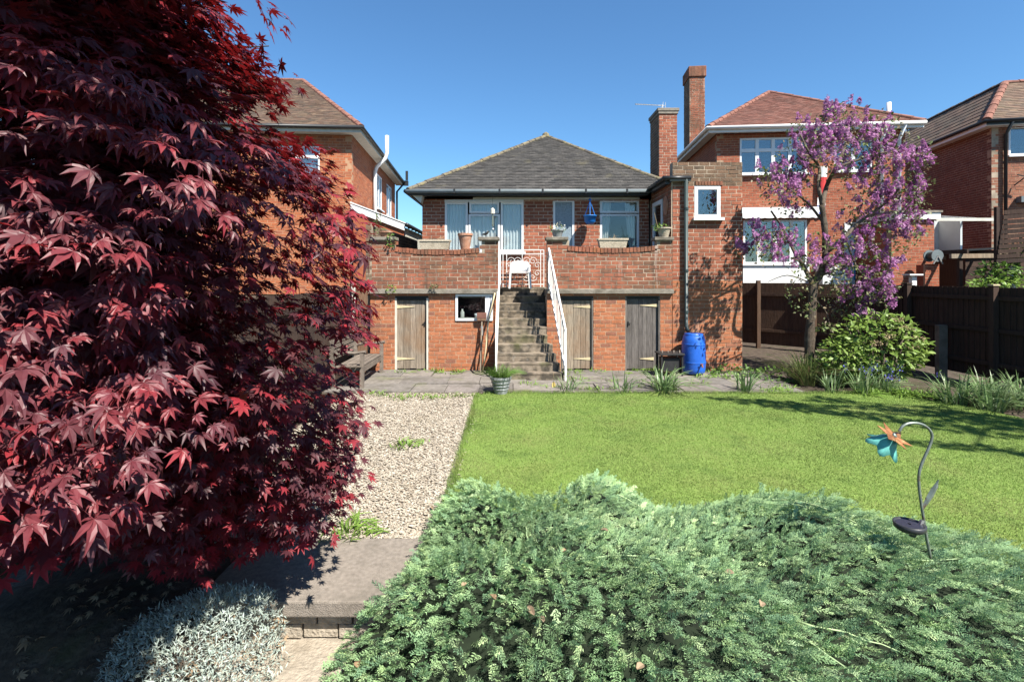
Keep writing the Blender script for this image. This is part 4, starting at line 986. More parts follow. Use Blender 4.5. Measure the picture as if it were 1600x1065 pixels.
for i in range(12): MB().box(13.2, 16.4, 14.9 + (.005 if i % 2 else 0), 14.95, 1.4 + i * .12, 1.515 + i * .12).build('board', M['wood_fence'], sh)
MB().box(13.2, 16.4, 14.96, 16.5, 1.4, 2.8).build('shed_body', M['wood_fence'], sh)
MB().prism([(13.0, 14.7, 2.80), (16.6, 14.7, 3.0), (16.6, 16.7, 3.0), (13.0, 16.7, 2.80)], (0, 0, .05)).build('roof', M['black_gutter'], sh)
sf = thing('slatted_fence', 'tall brown slatted fence panel below the far right house', 'fence', (13.5, 13, 1.4))
for i in range(11):
    z = 2.55 + i * .125
    MB().prism([(12.35 + .02 * i, 13.05, z - .15), (14.8, 12.5, z), (14.8, 12.5, z + .105), (12.35 + .02 * i, 13.05, z - .045)], (0, .02, 0)).build('slat', M['wood_fence'], sf)
for x, y in ((12.42, 13.08), (13.4, 12.86), (14.5, 12.62)): MB().box(x - .04, x + .04, y, y + .08, 1.3, 3.85).build('post', M['wood_fence'], sf)
gsb = thing('garden_shrub', 'sprawling green shrub on the pergola beyond the fence', 'shrub', (12.7, 13.3, 1.4))
leaf_ball(gsb, (12.55, 13.2, 2.15), (.55, .35, .35), 420, .14, M['leaf_green'], 93); leaf_ball(gsb, (13.3, 13.2, 2.75), (.6, .3, .28), 330, .14, M['leaf_green'], 94)
leaf_ball(gsb, (12.4, 13.0, 1.85), (.8, .3, .22), 420, .12, M['leaf_bright'], 95)
for q in (((12.6, 13.3, 1.4), (12.7, 13.3, 2.2), (13.3, 13.2, 2.75)), ((12.6, 13.3, 1.4), (12.4, 13.2, 2.2))): tube_obj('stem', q, .02, M['bark'], gsb, 6)

# ------------------------------------------------------------------ fences
def fence_xy(y): return 9.98 - .0705 * y
fe = thing('boundary_fence', 'long dark timber board fence on the right side of the garden', 'fence', (fence_xy(10), 10, 0))
y = 5.2
while y < 13.5:
    x, x2 = fence_xy(y), fence_xy(y + .115)
    jz = random.uniform(-.008, .008)
    MB().prism([(x, y, .10), (x2 + .012, y + .118, .10), (x2 + .012, y + .118, 1.87 + jz), (x, y, 1.87 + jz)], (.016, 0, 0)).build('board', M['wood_fence'], fe)
    y += .115
yp = 5.9
k = 0
while yp < 13.6:
    x = fence_xy(yp)
    MB().box(x - .12, x - .015, yp - .05, yp + .05, -.1, 1.90).build('post', M['wood_fence'], fe)
    MB().box(x - .135, x - .005, yp - .065, yp + .065, 1.902, 1.93).build('post_cap', M['wood_strap'] if k in (2, 5) else M['wood_fence'], fe)
    yp += 1.95; k += 1
for z in (.35, 1.0, 1.62):
    MB().prism([(fence_xy(5.2) - .045, 5.2, z), (fence_xy(13.5) - .045, 13.5, z), (fence_xy(13.5) - .045, 13.5, z + .08), (fence_xy(5.2) - .045, 5.2, z + .08)], (.04, 0, 0)).build('rail', M['wood_fence'], fe)
f2 = thing('back_fence', 'brown timber fence running behind the lilac towards the extension', 'fence', (7.6, 14.9, 0))
fa, fb = V3(fence_xy(13.55), 13.55, 0), V3(6.1, 16.3, 0); fd_ = norm(fb - fa); fl_ = np.linalg.norm(fb - fa)
for i in range(int(fl_ / .12)):
    a_, b_ = fa + fd_ * i * .12, fa + fd_ * (i * .12 + .118); jz = random.uniform(-.01, .01)
    MB().prism([a_ + ZV * .08, b_ + ZV * .08, b_ + ZV * (1.86 + jz), a_ + ZV * (1.86 + jz)], (.012, .012, 0)).build('board', M['wood_back'], f2)
for i in range(3):
    c_ = fa + fd_ * (.9 + i * 1.45) + V3(-.05, -.06, 0); MB().box(c_[0] - .05, c_[0] + .05, c_[1] - .05, c_[1] + .05, -.1, 1.95).build('post', M['wood_back'], f2)
for zr in (.45, 1.5):
    MB().prism([fa + V3(-.03, -.035, zr), fb + V3(-.03, -.035, zr), fb + V3(-.03, -.035, zr + .08), fa + V3(-.03, -.035, zr + .08)], (.026, .028, 0)).build('rail', M['wood_back'], f2)
sp = thing('stub_post', 'short grey timber post standing in front of the right fence', 'post', (9.02, 10.75, 0))
MB().box(8.93, 9.11, 10.7, 10.82, -.05, 1.06).build('post', M['wood_bench'], sp, bevel=.01)
lf = thing('left_fence', 'dark timber fence on the left boundary behind the maple', 'fence', (-3.45, 7, 0))
y = 1.0
while y < 11.0:
    MB().box(-3.47, -3.45, y, y + .148, .05, 1.80 + random.uniform(-.01, .01)).build('board', M['wood_fence'], lf); y += .15
for z in (.4, 1.5): MB().box(-3.449, -3.41, 1.0, 11.0, z, z + .08).build('rail', M['wood_fence'], lf)
gt = thing('garden_gate', 'brown wooden gate post and panel at the left end of the terrace', 'gate', (-3.3, 11.0, 0))
MB().box(-3.36, -3.13, 11.02, 11.09, 0, 2.0).build('gate_board', M['wood_brown'], gt, bevel=.006)
MB().box(-3.46, -3.375, 11.03, 11.10, 0, 1.95).build('white_jamb', M['cream_paint'], gt)
for i in range(5): MB().box(-4.1 + i * .125, -3.985 + i * .125, 11.05, 11.08, .05, 1.85).build('board', M['wood_brown'], gt)

# ------------------------------------------------------------------ things on and around the terrace
def trough(x0, x1, z0, label, seed):
    t = thing('stone_trough', label, 'planter', ((x0 + x1) / 2, 11.27, z0), group='stone troughs on the parapet')
    y0, y1, h = 11.16, 11.40, .20
    p0 = [(x0 + .04, y0 + .02), (x1 - .04, y0 + .02), (x1 - .04, y1 - .02), (x0 + .04, y1 - .02)]; p1 = [(x0, y0), (x1, y0), (x1, y1), (x0, y1)]
    MB().add([(x, y, z0) for x, y in p0] + [(x, y, z0 + h) for x, y in p1], [[3, 2, 1, 0], [0, 1, 5, 4], [1, 2, 6, 5], [2, 3, 7, 6], [3, 0, 4, 7]]).build('trough_body', M['pot_stone'], t)
    MB().box(x0 - .012, x1 + .012, y0 - .012, y0 + .03, z0 + h - .03, z0 + h + .01).box(x0 - .012, x1 + .012, y1 - .03, y1 + .012, z0 + h - .03, z0 + h + .01).build('trough_rim', M['pot_stone'], t)
    MB().box(x0 + .02, x1 - .02, y0 + .03, y1 - .03, z0 + h - .06, z0 + h - .03).build('compost', M['soil'], t)
    straps(t, 'stems', ((x0 + x1) / 2, 11.28, z0 + h - .03), 14, .16, 1.0, .008, M['straw'], seed)
trough(-2.03, -1.36, 2.67, 'pale stone trough on the left curved parapet', 201)
trough(1.89, 2.53, 2.70, 'pale stone trough on the right curved parapet under the window', 202)
def pot(name, label, c, r, h, m, cat='pot', rim=1.08, group=None):
    t = thing(name, label, cat, tuple(c), group=group)
    MB().lathe([(r * .02, 0), (r * .62, 0), (r * .78, h * .45), (r * .98, h * .86), (r * rim, h * .87), (r * rim, h), (r * .92, h), (r * .88, h * .8), (.01, h * .8)], c, 20, cap=False).build('pot_body', m, t, smooth=False)
    MB().lathe([(.01, h * .82), (r * .9, h * .82)], c, 20, cap=False).build('compost', M['soil'], t)
    return t
pot('terracotta_pot', 'round terracotta pot standing on the left parapet before the window', V3(-1.03, 11.27, 2.66), .155, .36, M['terracotta'])
t = pot('terracotta_bowl', 'shallow terracotta bowl with trailing plant at the left end of the parapet', V3(-2.78, 11.27, 2.937), .145, .12, M['terracotta'])
leaf_ball(t, V3(-2.92, 11.27, 3.22), (.10, .07, .22), 60, .07, M['leaf_lilac'], 210); leaf_ball(t, V3(-2.62, 11.12, 2.86), (.09, .07, .16), 70, .06, M['leaf_green'], 211)
t = pot('stone_planter', 'weathered pale planter with yellow green plant by the drainpipe', V3(3.34, 11.26, 2.937), .15, .21, M['pot_stone'])
leaf_ball(t, V3(3.26, 11.25, 3.16), (.17, .10, .08), 60, .06, M['leaf_bright'], 212); MB().bar((3.22, 11.26, 3.1), (3.13, 11.26, 3.48), .008).build('plant_stake', M['straw'], t)
t = pot('grey_planter', 'grey planter with small white flowers beside the stair head', V3(1.0, 11.27, 2.937), .14, .16, M['galvanised'])
leaf_ball(t, V3(.98, 11.25, 3.12), (.20, .12, .10), 70, .05, M['leaf_green'], 213); leaf_ball(t, V3(1.02, 11.24, 3.16), (.17, .10, .10), 46, .035, M['white_flower'], 214, rest='blossom')
hb = thing('hanging_basket', 'bright blue hanging pot on the wall between the door and window', 'hanging pot', (1.92, 12.6, 3.40))
MB().lathe([(.01, 0), (.08, 0), (.135, .06), (.15, .19), (.165, .19), (.165, .21), (.13, .21), (.01, .18)], (1.92, 12.6, 3.36), 20, cap=False).build('pot_body', M['blue_pot'], hb, smooth=True)
for a in range(3):
    q = a * 2.09 + .4
    MB().bar((1.92 + .15 * math.cos(q), 12.6 + .15 * math.sin(q), 3.56), (1.92, 12.6, 3.93), .012).build('hanger_wire', M['blue_pot'], hb)
MB().bar((1.92, 12.6, 3.92), (1.92, 12.6, 4.07), .014).lathe([(.01, 0), (.05, .02), (.01, .06)], (1.92, 12.6, 3.93), 10).build('hook', M['blue_pot'], hb)
bf = thing('bird_feeder', 'slim bird feeder hanging before the left window', 'bird feeder', (-.47, 12.45, 3.2))
MB().bar((-.47, 12.45, 3.75), (-.47, 12.45, 4.07), .006).build('cord', M['black_iron'], bf)
MB().lathe([(.01, .16), (.05, .12), (.055, .02), (.02, 0), (.01, 0)], (-.47, 12.45, 3.58), 12).build('feeder_roof', M['cream_paint'], bf)
MB().lathe([(.01, 0), (.022, .01), (.022, .30), (.01, .31)], (-.47, 12.45, 3.28), 10).build('feeder_tube', M['bronze'], bf)
MB().lathe([(.005, -.03), (.025, 0), (.005, .03)], (-.46, 12.45, 3.22), 10).build('feeder_bob', M['white_paint'], bf)
bd = thing('bird_ornament', 'tiny dark bird ornament on the left stair pier', 'ornament', (-.58, 11.26, 2.94))
MB().tube([(-.66, 11.26, 3.0), (-.60, 11.26, 3.005), (-.55, 11.26, 3.03), (-.52, 11.26, 3.06), (-.50, 11.26, 3.062)], [.008, .028, .03, .02, .004], 8).tube([(-.58, 11.26, 2.935), (-.58, 11.26, 3.0)], .006, 5).build('bird_body', M['black_iron'], bd, smooth=True)

# white plastic chair
pc = thing('garden_chair', 'white moulded plastic chair at the top of the stairs', 'chair', (.19, 12.2, 1.79))
cx, cy, cz = .19, 12.14, 1.792
MB().prism([(cx - .23, cy - .2, cz + .36), (cx + .23, cy - .2, cz + .36), (cx + .20, cy + .2, cz + .34), (cx - .20, cy + .2, cz + .34)], (0, 0, .025)).build('seat', M['white_upvc'], pc, bevel=.01)
arc = np.linspace(-1, 1, 9)
v = []
for z_, w_, yb in ((.40, .20, .19), (.52, .225, .22), (.63, .215, .25), (.655, .17, .255)):
    for s_ in arc: v.append((cx + s_ * w_, cy + yb - .05 * s_ * s_, cz + z_ - (.02 * s_ * s_ if z_ > .6 else 0)))
f = [[r_ * 9 + i, r_ * 9 + i + 1, r_ * 9 + i + 10, r_ * 9 + i + 9] for r_ in range(3) for i in range(8)]
ob = MB().add(v, f).build('backrest', M['white_upvc'], pc, smooth=True); sm = ob.modifiers.new('thick', 'SOLIDIFY'); sm.thickness = .016
for sx in (-1, 1):
    MB().bar((cx + sx * .25, cy - .22, cz), (cx + sx * .215, cy - .18, cz + .53), .04, .045).build('leg', M['white_upvc'], pc)
    MB().bar((cx + sx * .24, cy + .26, cz), (cx + sx * .20, cy + .2, cz + .42), .04, .045).build('leg', M['white_upvc'], pc)
    MB().tube([(cx + sx * .22, cy - .2, cz + .52), (cx + sx * .235, cy, cz + .54), (cx + sx * .215, cy + .2, cz + .52)], .02, 8).build('armrest', M['white_upvc'], pc)

# tools against the wall left of the stairs
br = thing('upturned_broom', 'broom leaning head up against the cellar wall under the white window', 'broom', (-.68, 10.95, 0))
MB().tube([(-.68, 10.94, .03), (-.655, 11.12, 1.12)], .016, 8).build('broom_handle', M['wood_grey'], br)
MB().box(-.755, -.56, 11.09, 11.15, 1.12, 1.17).build('broom_stock', M['wood_brown'], br); MB().box(-.76, -.555, 11.085, 11.16, 1.172, 1.29).build('bristles', M['hip_red'], br)
MB().tube([(-.655, 11.10, .80), (-.655, 11.11, 1.0)], .03, 8).build('handle_socket', M['metal_grey'], br)
pl = thing('garden_pole', 'pale bent wooden pole leaning on the wall by the stairs', 'pole', (-.62, 10.93, 0))
MB().tube([(-.63, 10.92, .02), (-.56, 11.0, .55), (-.52, 11.06, 1.05), (-.41, 11.10, 1.55), (-.37, 11.12, 1.72)], .017, 8).build('pole', M['wood_strap'], pl, smooth=True)
sb_ = thing('sill_bottle', 'pale plastic bottle behind the cellar window', 'bottle', (-1.10, 11.32, 1.16))
MB().lathe([(.01, 0), (.042, 0), (.045, .02), (.045, .12), (.02, .16), (.02, .19), (.01, .19)], (-1.10, 11.33, 1.165), 12).build('bottle_body', M['cream_paint'], sb_, smooth=True)
cp = thing('sill_cup', 'white cup behind the cellar window', 'cup', (-.78, 11.32, 1.16))
MB().lathe([(.01, 0), (.04, 0), (.055, .09), (.05, .09), (.036, .01), (.01, .01)], (-.78, 11.33, 1.165), 12, cap=False).build('cup_body', M['white_paint'], cp, smooth=True)
MB().box(-1.24, -.43, 11.26, 11.42, 1.13, 1.16).build('inner_sill', M['cream_paint'], te)

# bench beside the left fence
bn = thing('garden_bench', 'weathered grey wooden bench at the left by the terrace', 'bench', (-3.0, 10.2, 0))
for y in (9.45, 10.86):
    MB().box(-2.80, -2.735, y - .035, y + .035, .0, .66).build('leg', M['wood_bench'], bn)
    MB().prism([(-3.33, y - .035, 0), (-3.265, y - .035, 0), (-3.30, y - .035, .9), (-3.36, y - .035, .9)], (0, .07, 0)).build('leg', M['wood_bench'], bn)
    MB().tube([(-3.32, y, .62), (-3.1, y, .67), (-2.9, y, .66), (-2.70, y, .69)], .034, 6).build('armrest', M['wood_bench'], bn)
    MB().box(-3.28, -2.80, y - .02, y + .02, .36, .41).build('seat_rail', M['wood_bench'], bn)
for i in range(5): MB().box(-3.27 + i * .105, -3.185 + i * .105, 9.38, 10.93, .415 - .02 * (i < 2), .435 - .02 * (i < 2)).build('seat_slat', M['wood_bench'], bn)
for i in range(4): MB().box(-3.36 + .004 * i, -3.34 + .004 * i, 9.4, 10.92, .52 + i * .10, .59 + i * .10).build('back_slat', M['wood_bench'], bn)
MB().box(-2.79, -2.76, 9.45, 10.86, .30, .40).build('front_rail', M['wood_bench'], bn)

# blue barrel, black stand, bucket, tag
ba = thing('water_barrel', 'bright blue plastic water barrel at the foot of the drainpipe', 'barrel', (3.86, 10.88, .02))
MB().lathe([(.01, 0), (.20, 0), (.225, .03), (.237, .10), (.246, .28), (.246, .50), (.237, .68), (.215, .78), (.19, .82), (.195, .84), (.01, .84)], (3.86, 10.88, .03), 28, cap=False).build('barrel_body', M['blue_plastic'], ba, smooth=True)
MB().lathe([(.2455, .60), (.252, .62), (.2435, .64)], (3.86, 10.88, .03), 28, cap=False).lathe([(.2465, .22), (.252, .24), (.2465, .26)], (3.86, 10.88, .03), 28, cap=False).build('hoop', M['blue_plastic'], ba, smooth=True)
MB().tube([(3.93, 10.66, .24), (3.93, 10.58, .24), (3.93, 10.56, .20)], .018, 8).box(3.90, 3.96, 10.585, 10.60, .26, .275).build('tap', M['copper'], ba)
bs = thing('iron_stand', 'low black iron stand beside the blue barrel', 'stand', (3.3, 10.6, 0))
MB().box(3.02, 3.52, 10.42, 10.85, .47, .50).build('top_plate', M['black_iron'], bs, bevel=.005)
for x in (3.06, 3.48):
    for y in (10.46, 10.81): MB().bar((x, y, .02), (x, y, .47), .03).build('leg', M['black_iron'], bs)
MB().box(3.10, 3.44, 10.5, 10.8, .14, .40).build('stand_body', M['black_iron'], bs)
for i in range(4): MB().bar((3.08 + i * .12, 10.5, .512), (3.16 + i * .12, 10.75, .52), .02).build('grate_bar', M['wood_bench'], bs)
t = pot('metal_bucket', 'galvanised bucket planter with feathery green plant at the lawn corner', V3(-.2, 9.13, .0), .185, .30, M['galvanised'], rim=1.04)
straps(t, 'foliage', (-.2, 9.13, .26), 260, .26, 1.1, .008, M['leaf_green'], 220)
for i in range(3): MB().lathe([(.135 + i * .016, .07 + i * .06), (.142 + i * .016, .08 + i * .06), (.138 + i * .016, .09 + i * .06)], (-.2, 9.13, 0), 20, cap=False).build('bucket_ridge', M['galvanised'], t)
yt = thing('plant_tag', 'small pale yellow tag on a stick at the foot of the stairs', 'tag', (.77, 9.45, .02))
MB().prism([(.74, 9.45, .04), (.80, 9.45, .04), (.80, 9.45, .10), (.77, 9.45, .15), (.74, 9.45, .10)], (0, .008, 0)).build('tag_plate', M['yellow'], yt); MB().bar((.77, 9.455, .0), (.77, 9.455, .30), .006).build('stick', M['straw'], yt)

# ------------------------------------------------------------------ solar flower light
so = thing('solar_flower_light', 'metal solar light with teal glass flower standing in the juniper', 'garden light', (2.71, 3.3, .1))
SY = 3.3
def sp_(px, py, dy=0): return at(px, py, SY + dy)
stem = [(1460, 905), (1457, 885), (1448, 840), (1440, 790), (1436, 760), (1436, 740), (1441, 722), (1451, 700), (1456, 685), (1455, 675), (1447, 666), (1435, 661), (1420, 661), (1410, 666), (1405, 674)]
sv = [sp_(*p) for p in stem]
def smooth_pts(p, n=4):
    p = np.asarray(p); out = []
    for i in range(len(p) - 1):
        a, b, c, d = p[max(i - 1, 0)], p[i], p[i + 1], p[min(i + 2, len(p) - 1)]
        for t in np.linspace(0, 1, n, endpoint=False):
            out.append(.5 * ((2 * b) + (c - a) * t + (2 * a - 5 * b + 4 * c - d) * t * t + (3 * b - a - 3 * c + d) * t ** 3))
    out.append(p[-1]); return np.array(out)
tube_obj('stem', smooth_pts(sv, 4), .0085, M['bronze'], so, 8)
lc_ = [sp_(1440, 797), sp_(1452, 777), sp_(1460, 762), sp_(1466, 749)]; wv = [.008, .022, .02, .002]
v = []
for p, w in zip(lc_, wv):
    s_ = norm(V3(.9, -.35, .35)); v += [p - s_ * w, p + V3(0, -.008, 0), p + s_ * w]
ob = MB().add(v, [[3 * i + j, 3 * i + j + 1, 3 * i + j + 4, 3 * i + j + 3] for i in range(3) for j in range(2)]).build('metal_leaf', M['bronze'], so)
sm = ob.modifiers.new('thick', 'SOLIDIFY'); sm.thickness = .003
pc_ = sp_(1421, 820)
sd_ = MB().lathe([(.01, -.034), (.062, -.034), (.086, -.018), (.09, .014), (.080, .016), (.076, .006), (.01, .006)], pc_, 24, cap=False).build('solar_dish', M['dark_plastic'], so, smooth=True)
MB().lathe([(.01, 0), (.072, 0)], pc_ + V3(0, 0, .009), 24, cap=False).build('solar_panel', M['solar_cell'], sd_)
MB().bar(pc_ + V3(.07, 0, 0), sp_(1441, 812), .018).build('clamp', M['metal_grey'], so)
MB().lathe([(.005, -.075), (.02, -.07), (.028, -.02)], pc_ + V3(.02, 0, 0), 10).build('dish_spike', M['dark_plastic'], so)
fc = sp_(1397, 681); ax = norm(V3(-.38, .50, -.85)); e1_ = norm(np.cross(ax, V3(0, 1, 0))); e2_ = np.cross(ax, e1_)
for i in range(6):
    a = i * 2 * math.pi / 6 + .3; dv = e1_ * math.cos(a) + e2_ * math.sin(a); sv_ = np.cross(ax, dv)
    p = [fc, fc + dv * .05 - sv_ * .026 + ax * .004, fc + dv * .06 - ax * .006, fc + dv * .05 + sv_ * .026 + ax * .004, fc + dv * .115 - ax * .004]
    ob = MB().add(p, [[0, 1, 2], [0, 2, 3], [1, 4, 2], [2, 4, 3]]).build('metal_petal', M['copper'], so); q = ob.modifiers.new('thick', 'SOLIDIFY'); q.thickness = .003
MB().lathe([(.005, -.015), (.018, 0), (.005, .02)], fc, 10).build('flower_boss', M['bronze'], so, smooth=True)
v = []; nseg = 36
for d_, r_ in ((.012, .02), (.038, .048), (.072, .066), (.105, .10)):
    for i in range(nseg):
        a = i * 2 * math.pi / nseg; rr = r_ * (1 + (.16 if d_ > .07 else .05) * math.cos(6 * a)); dd = d_ + (.014 * math.cos(6 * a) if d_ > .05 else 0)
        v.append(fc + ax * dd + (e1_ * math.cos(a) + e2_ * math.sin(a)) * rr)
ob = MB().add(v, [[r_ * nseg + i, r_ * nseg + (i + 1) % nseg, (r_ + 1) * nseg + (i + 1) % nseg, (r_ + 1) * nseg + i] for r_ in range(3) for i in range(nseg)]).build('glass_cup', M['teal_glass'], so, smooth=True)
q = ob.modifiers.new('thick', 'SOLIDIFY'); q.thickness = .004

# ------------------------------------------------------------------ juniper
def noise2(x, y, seed, n=14, f0=1.0, f1=5.0):
    r = np.random.default_rng(seed); s = 0
    for _ in range(n):
        f = math.exp(r.uniform(math.log(f0), math.log(f1))); a = r.uniform(0, 6.28)
        s = s + np.sin(f * (x * math.cos(a) + y * math.sin(a)) + r.uniform(0, 6.28)) / f ** .5
    return s / n ** .5
JB = [(-.72, 4.55), (-.3, 4.72), (.1, 4.45), (.4, 4.50), (.75, 4.55), (1.2, 4.38), (2.0, 4.40), (2.45, 4.36), (2.6, 4.12), (3.15, 4.05), (3.4, 3.92), (3.52, 3.72), (3.8, 3.68), (4.6, 3.5), (6, 3.3)]
JL = [(1.2, -.95), (2.4, -1.0), (2.95, -.93), (3.3, -.76), (3.8, -.68), (4.3, -.64), (4.6, -.62)]
def jun_back(x): return np.interp(x, [p[0] for p in JB], [p[1] for p in JB])
def jun_left(y): return np.interp(y, [p[0] for p in JL], [p[1] for p in JL])
def jun_h(x, y):
    """height of the top of the juniper, with an edge that falls to the ground; nan outside"""
    db = jun_back(x) - y; dl = x - jun_left(y); e = np.minimum(db, dl)
    edge = np.clip(e / .42, 0, 1) ** .55
    top = .30 + .10 * noise2(x, y, 3, f0=1.2, f1=4) + .062 * noise2(x, y, 4, f0=5, f1=12) - .16 * np.clip(noise2(x, y, 9, f0=4, f1=9) - .95, 0, 1) + .26 * np.exp(-((x - .72) ** 2 + (y - 4.25) ** 2) / .09) + .08 * np.exp(-((x - 2.0) ** 2 + (y - 3.95) ** 2) / .25) - .13 * sstep(2.3, 3.1, x)
    base = ground_z(np.where(x < -.5, x * 0 + 1, x), y)
    base = np.where(y < 3.3, np.maximum(base, -.02 - (3.0 - np.minimum(y, 3.0)) * .28), base)
    h = base + .05 + top * edge
    return np.where(e > 0, h, np.nan)
ju = thing('juniper_bush', 'large spreading blue green juniper filling the right foreground', 'shrub', (1.5, 3.4, 0))
jx = np.arange(-1.3, 5.2, .045); jy = np.arange(1.5, 4.85, .045)
JX, JY = np.meshgrid(jx, jy); JZ = jun_h(JX, JY)
ok = ~np.isnan(JZ); JZf = np.where(ok, JZ - .105, -.5)
nx = len(jx); F = [[j * nx + i, j * nx + i + 1, (j + 1) * nx + i + 1, (j + 1) * nx + i] for j in range(len(jy) - 1) for i in range(nx - 1) if ok[j, i] and ok[j, i + 1] and ok[j + 1, i] and ok[j + 1, i + 1]]
np_mesh('gap_shade_sheet', np.stack([JX, JY, JZf], -1).reshape(-1, 3), np.array(F), M['juniper_gap_shade'], ju, smooth=True)  # dark sheet below the foliage, standing in for shade in its gaps
def make_shoot(seed, nb=8, ln=1.0):
    """a feathery shoot along +Y: side sprays in alternate rows, each of small overlapping scale points"""
    r = np.random.default_rng(seed); Vv, Ff = [], []
    def spike(p, d, l, w, up):
        d = norm(d); s_ = norm(np.cross(d, up)); k0 = len(Vv)
        Vv.extend([p - s_ * w * .35, p + d * l * .45 - s_ * w + up * w * .3, p + d * l, p + d * l * .45 + s_ * w + up * w * .3, p + s_ * w * .35]); Ff.extend([[k0, k0 + 3, k0 + 1], [k0 + 1, k0 + 3, k0 + 2]])
    for i in range(nb):
        f = (i + .3) / nb; p = V3(0, f * .85, .10 * f - .14 * f * f)
        for s_ in (-1, 1):
            ll = .34 * (1 - .55 * f) * r.uniform(.75, 1.15); an = r.uniform(.55, .95)
            d = V3(s_ * math.sin(an), math.cos(an), r.uniform(-.1, .5))
            dn = norm(d)
            for q in range(3):
                g_ = q / 3
                pp = p + dn * ll * g_ * .9
                spike(pp, dn + V3(r.normal(0, .25), .35, r.normal(.12, .25)) + V3(s_ * -.2 * (q % 2), .2, 0), ll * .58, .030, norm(V3(r.normal(0, .4), r.normal(0, .3), 1)))
    spike(V3(0, .8, .0), V3(0, 1, .1), .2, .025, ZV)
    return np.array(Vv), np.array(Ff)
shoots = [make_shoot(s) for s in (1, 2, 3)]
def jun_grad(x, y, e=.03):
    gx_ = (jun_h(x + e, y) - jun_h(x - e, y)) / (2 * e); gy_ = (jun_h(x, y + e) - jun_h(x, y - e)) / (2 * e)
    return np.nan_to_num(gx_), np.nan_to_num(gy_)
def jun_layer(n, seed, size, m, name, lift=(-.05, .015), rise=(.2, .95), centre=(.6, 4.1), flow=(.5, -.35)):
    r = np.random.default_rng(seed)
    y = 1.75 + 3.0 * r.random(n) ** .8; x = r.uniform(-1.25, 5.0, n)
    h = jun_h(x, y); kp = ~np.isnan(h) & (x < y * 1.25 + .3) & (x > -y * .9)
    x, y, h = x[kp], y[kp], h[kp]; n = len(x)
    gx_, gy_ = jun_grad(x, y); nr = norm(np.stack([-gx_, -gy_, np.ones(n)], 1))
    ang = noise2(x, y, 11, f0=.8, f1=3) * .8
    dx, dy = x - centre[0], y - centre[1]
    l_ = np.hypot(dx, dy) + 1e-6; w_ = np.clip(l_ / .8, 0, 1)
    fx, fy = flow[0] * .6 + dx / l_ * w_, flow[1] * .6 + dy / l_ * w_
    ca, sa = np.cos(ang), np.sin(ang); fx, fy = fx * ca - fy * sa, fx * sa + fy * ca
    d = norm(norm(np.stack([fx, fy, np.zeros(n)], 1)) + r.normal(0, .38, (n, 3)) + nr * r.uniform(*rise, n)[:, None])
    P_ = np.stack([x, y, h + r.uniform(*lift, n)], 1)
    sc_ = size * r.uniform(.7, 1.3, n)
    Rm_ = frames(d, nr + r.normal(0, .35, (n, 3)))
    Vs, Fs, Rs, off = [], [], [], 0
    pick = r.integers(0, 3, n)
    for k_ in range(3):
        s_ = pick == k_; Vl, Fl = shoots[k_]
        P1, F1 = tile(Vl, Fl, P_[s_], Rm_[s_], sc_[s_]); Vs.append(P1); Fs.append(F1 + off); off += len(P1); Rs.append(np.repeat(r.random(s_.sum()), len(Vl)))
    return np_mesh(name, np.concatenate(Vs), np.concatenate(Fs), m, ju, rnd=np.concatenate(Rs), kind='stuff')
jun_layer(13400, 300, .104, M['juniper'], 'foliage', rise=(.25, 1.25), lift=(-.07, .015))
jun_layer(2200, 301, .095, M['juniper_tip'], 'pale_shoots', lift=(-.03, .025), rise=(.1, .8))
# arching branches that lift clear of the mat, with shoots along them
r = np.random.default_rng(23); Pb, Db, Nb, Sb = [], [], [], []
for i in range(200):
    y = 1.9 + 2.6 * r.random() ** .8; x = r.uniform(-.8, 4.2)
    if np.isnan(jun_h(x, y)) or x > y * 1.05: continue
    dx, dy = x - .6, y - 4.1; a = math.atan2(dy - .25, dx + .3) + r.normal(0, .45); ln = r.uniform(.18, .42)
    for t in np.linspace(0, 1, 11):
        xx_, yy_ = x + math.cos(a) * ln * t, y + math.sin(a) * ln * t; h = jun_h(xx_, yy_)
        if np.isnan(h): break
        p_ = V3(xx_, yy_, h + .05 * math.sin(math.pi * min(1, t * .9)) + .01)
        for sgn in (-1, 1):
            b_ = a + sgn * r.uniform(.3, .75); Pb.append(p_); Db.append(V3(math.cos(b_), math.sin(b_), r.uniform(0, .45))); Nb.append(ZV + r.normal(0, .3, 3)); Sb.append(r.uniform(.05, .085) * (1.1 - .5 * t))
Pb, Db, Nb, Sb = map(np.array, (Pb, Db, Nb, Sb)); Vl, Fl = make_shoot(9, 5)
P1, F1 = tile(Vl, Fl, Pb, frames(norm(Db), Nb), Sb)
np_mesh('arching_sprays', P1, F1, M['juniper'], ju, rnd=np.repeat(np.repeat(r.random(len(Pb) // 8 + 1), 8)[:len(Pb)], len(Vl)), kind='stuff')
# long leaders that run over the surface
r = np.random.default_rng(5)
for i in range(16):
    x, y = r.uniform(-.5, 3.4), r.uniform(2.3, 4.2)
    if np.isnan(jun_h(x, y)) or x > y: continue
    a = r.uniform(-1.0, .3) if x > .4 else r.uniform(-2.6, -1.2); pts = []
    for s_ in np.linspace(0, r.uniform(.3, .6), 7):
        xx_, yy_ = x + math.cos(a) * s_, y + math.sin(a) * s_; h = jun_h(xx_, yy_)
        if np.isnan(h): break
        pts.append((xx_, yy_, h + .012)); a += r.normal(0, .06)
    if len(pts) > 3:
        tube_obj('leader_shoot', pts, np.linspace(.006, .003, len(pts)), M['juniper_tip'], ju, 5)
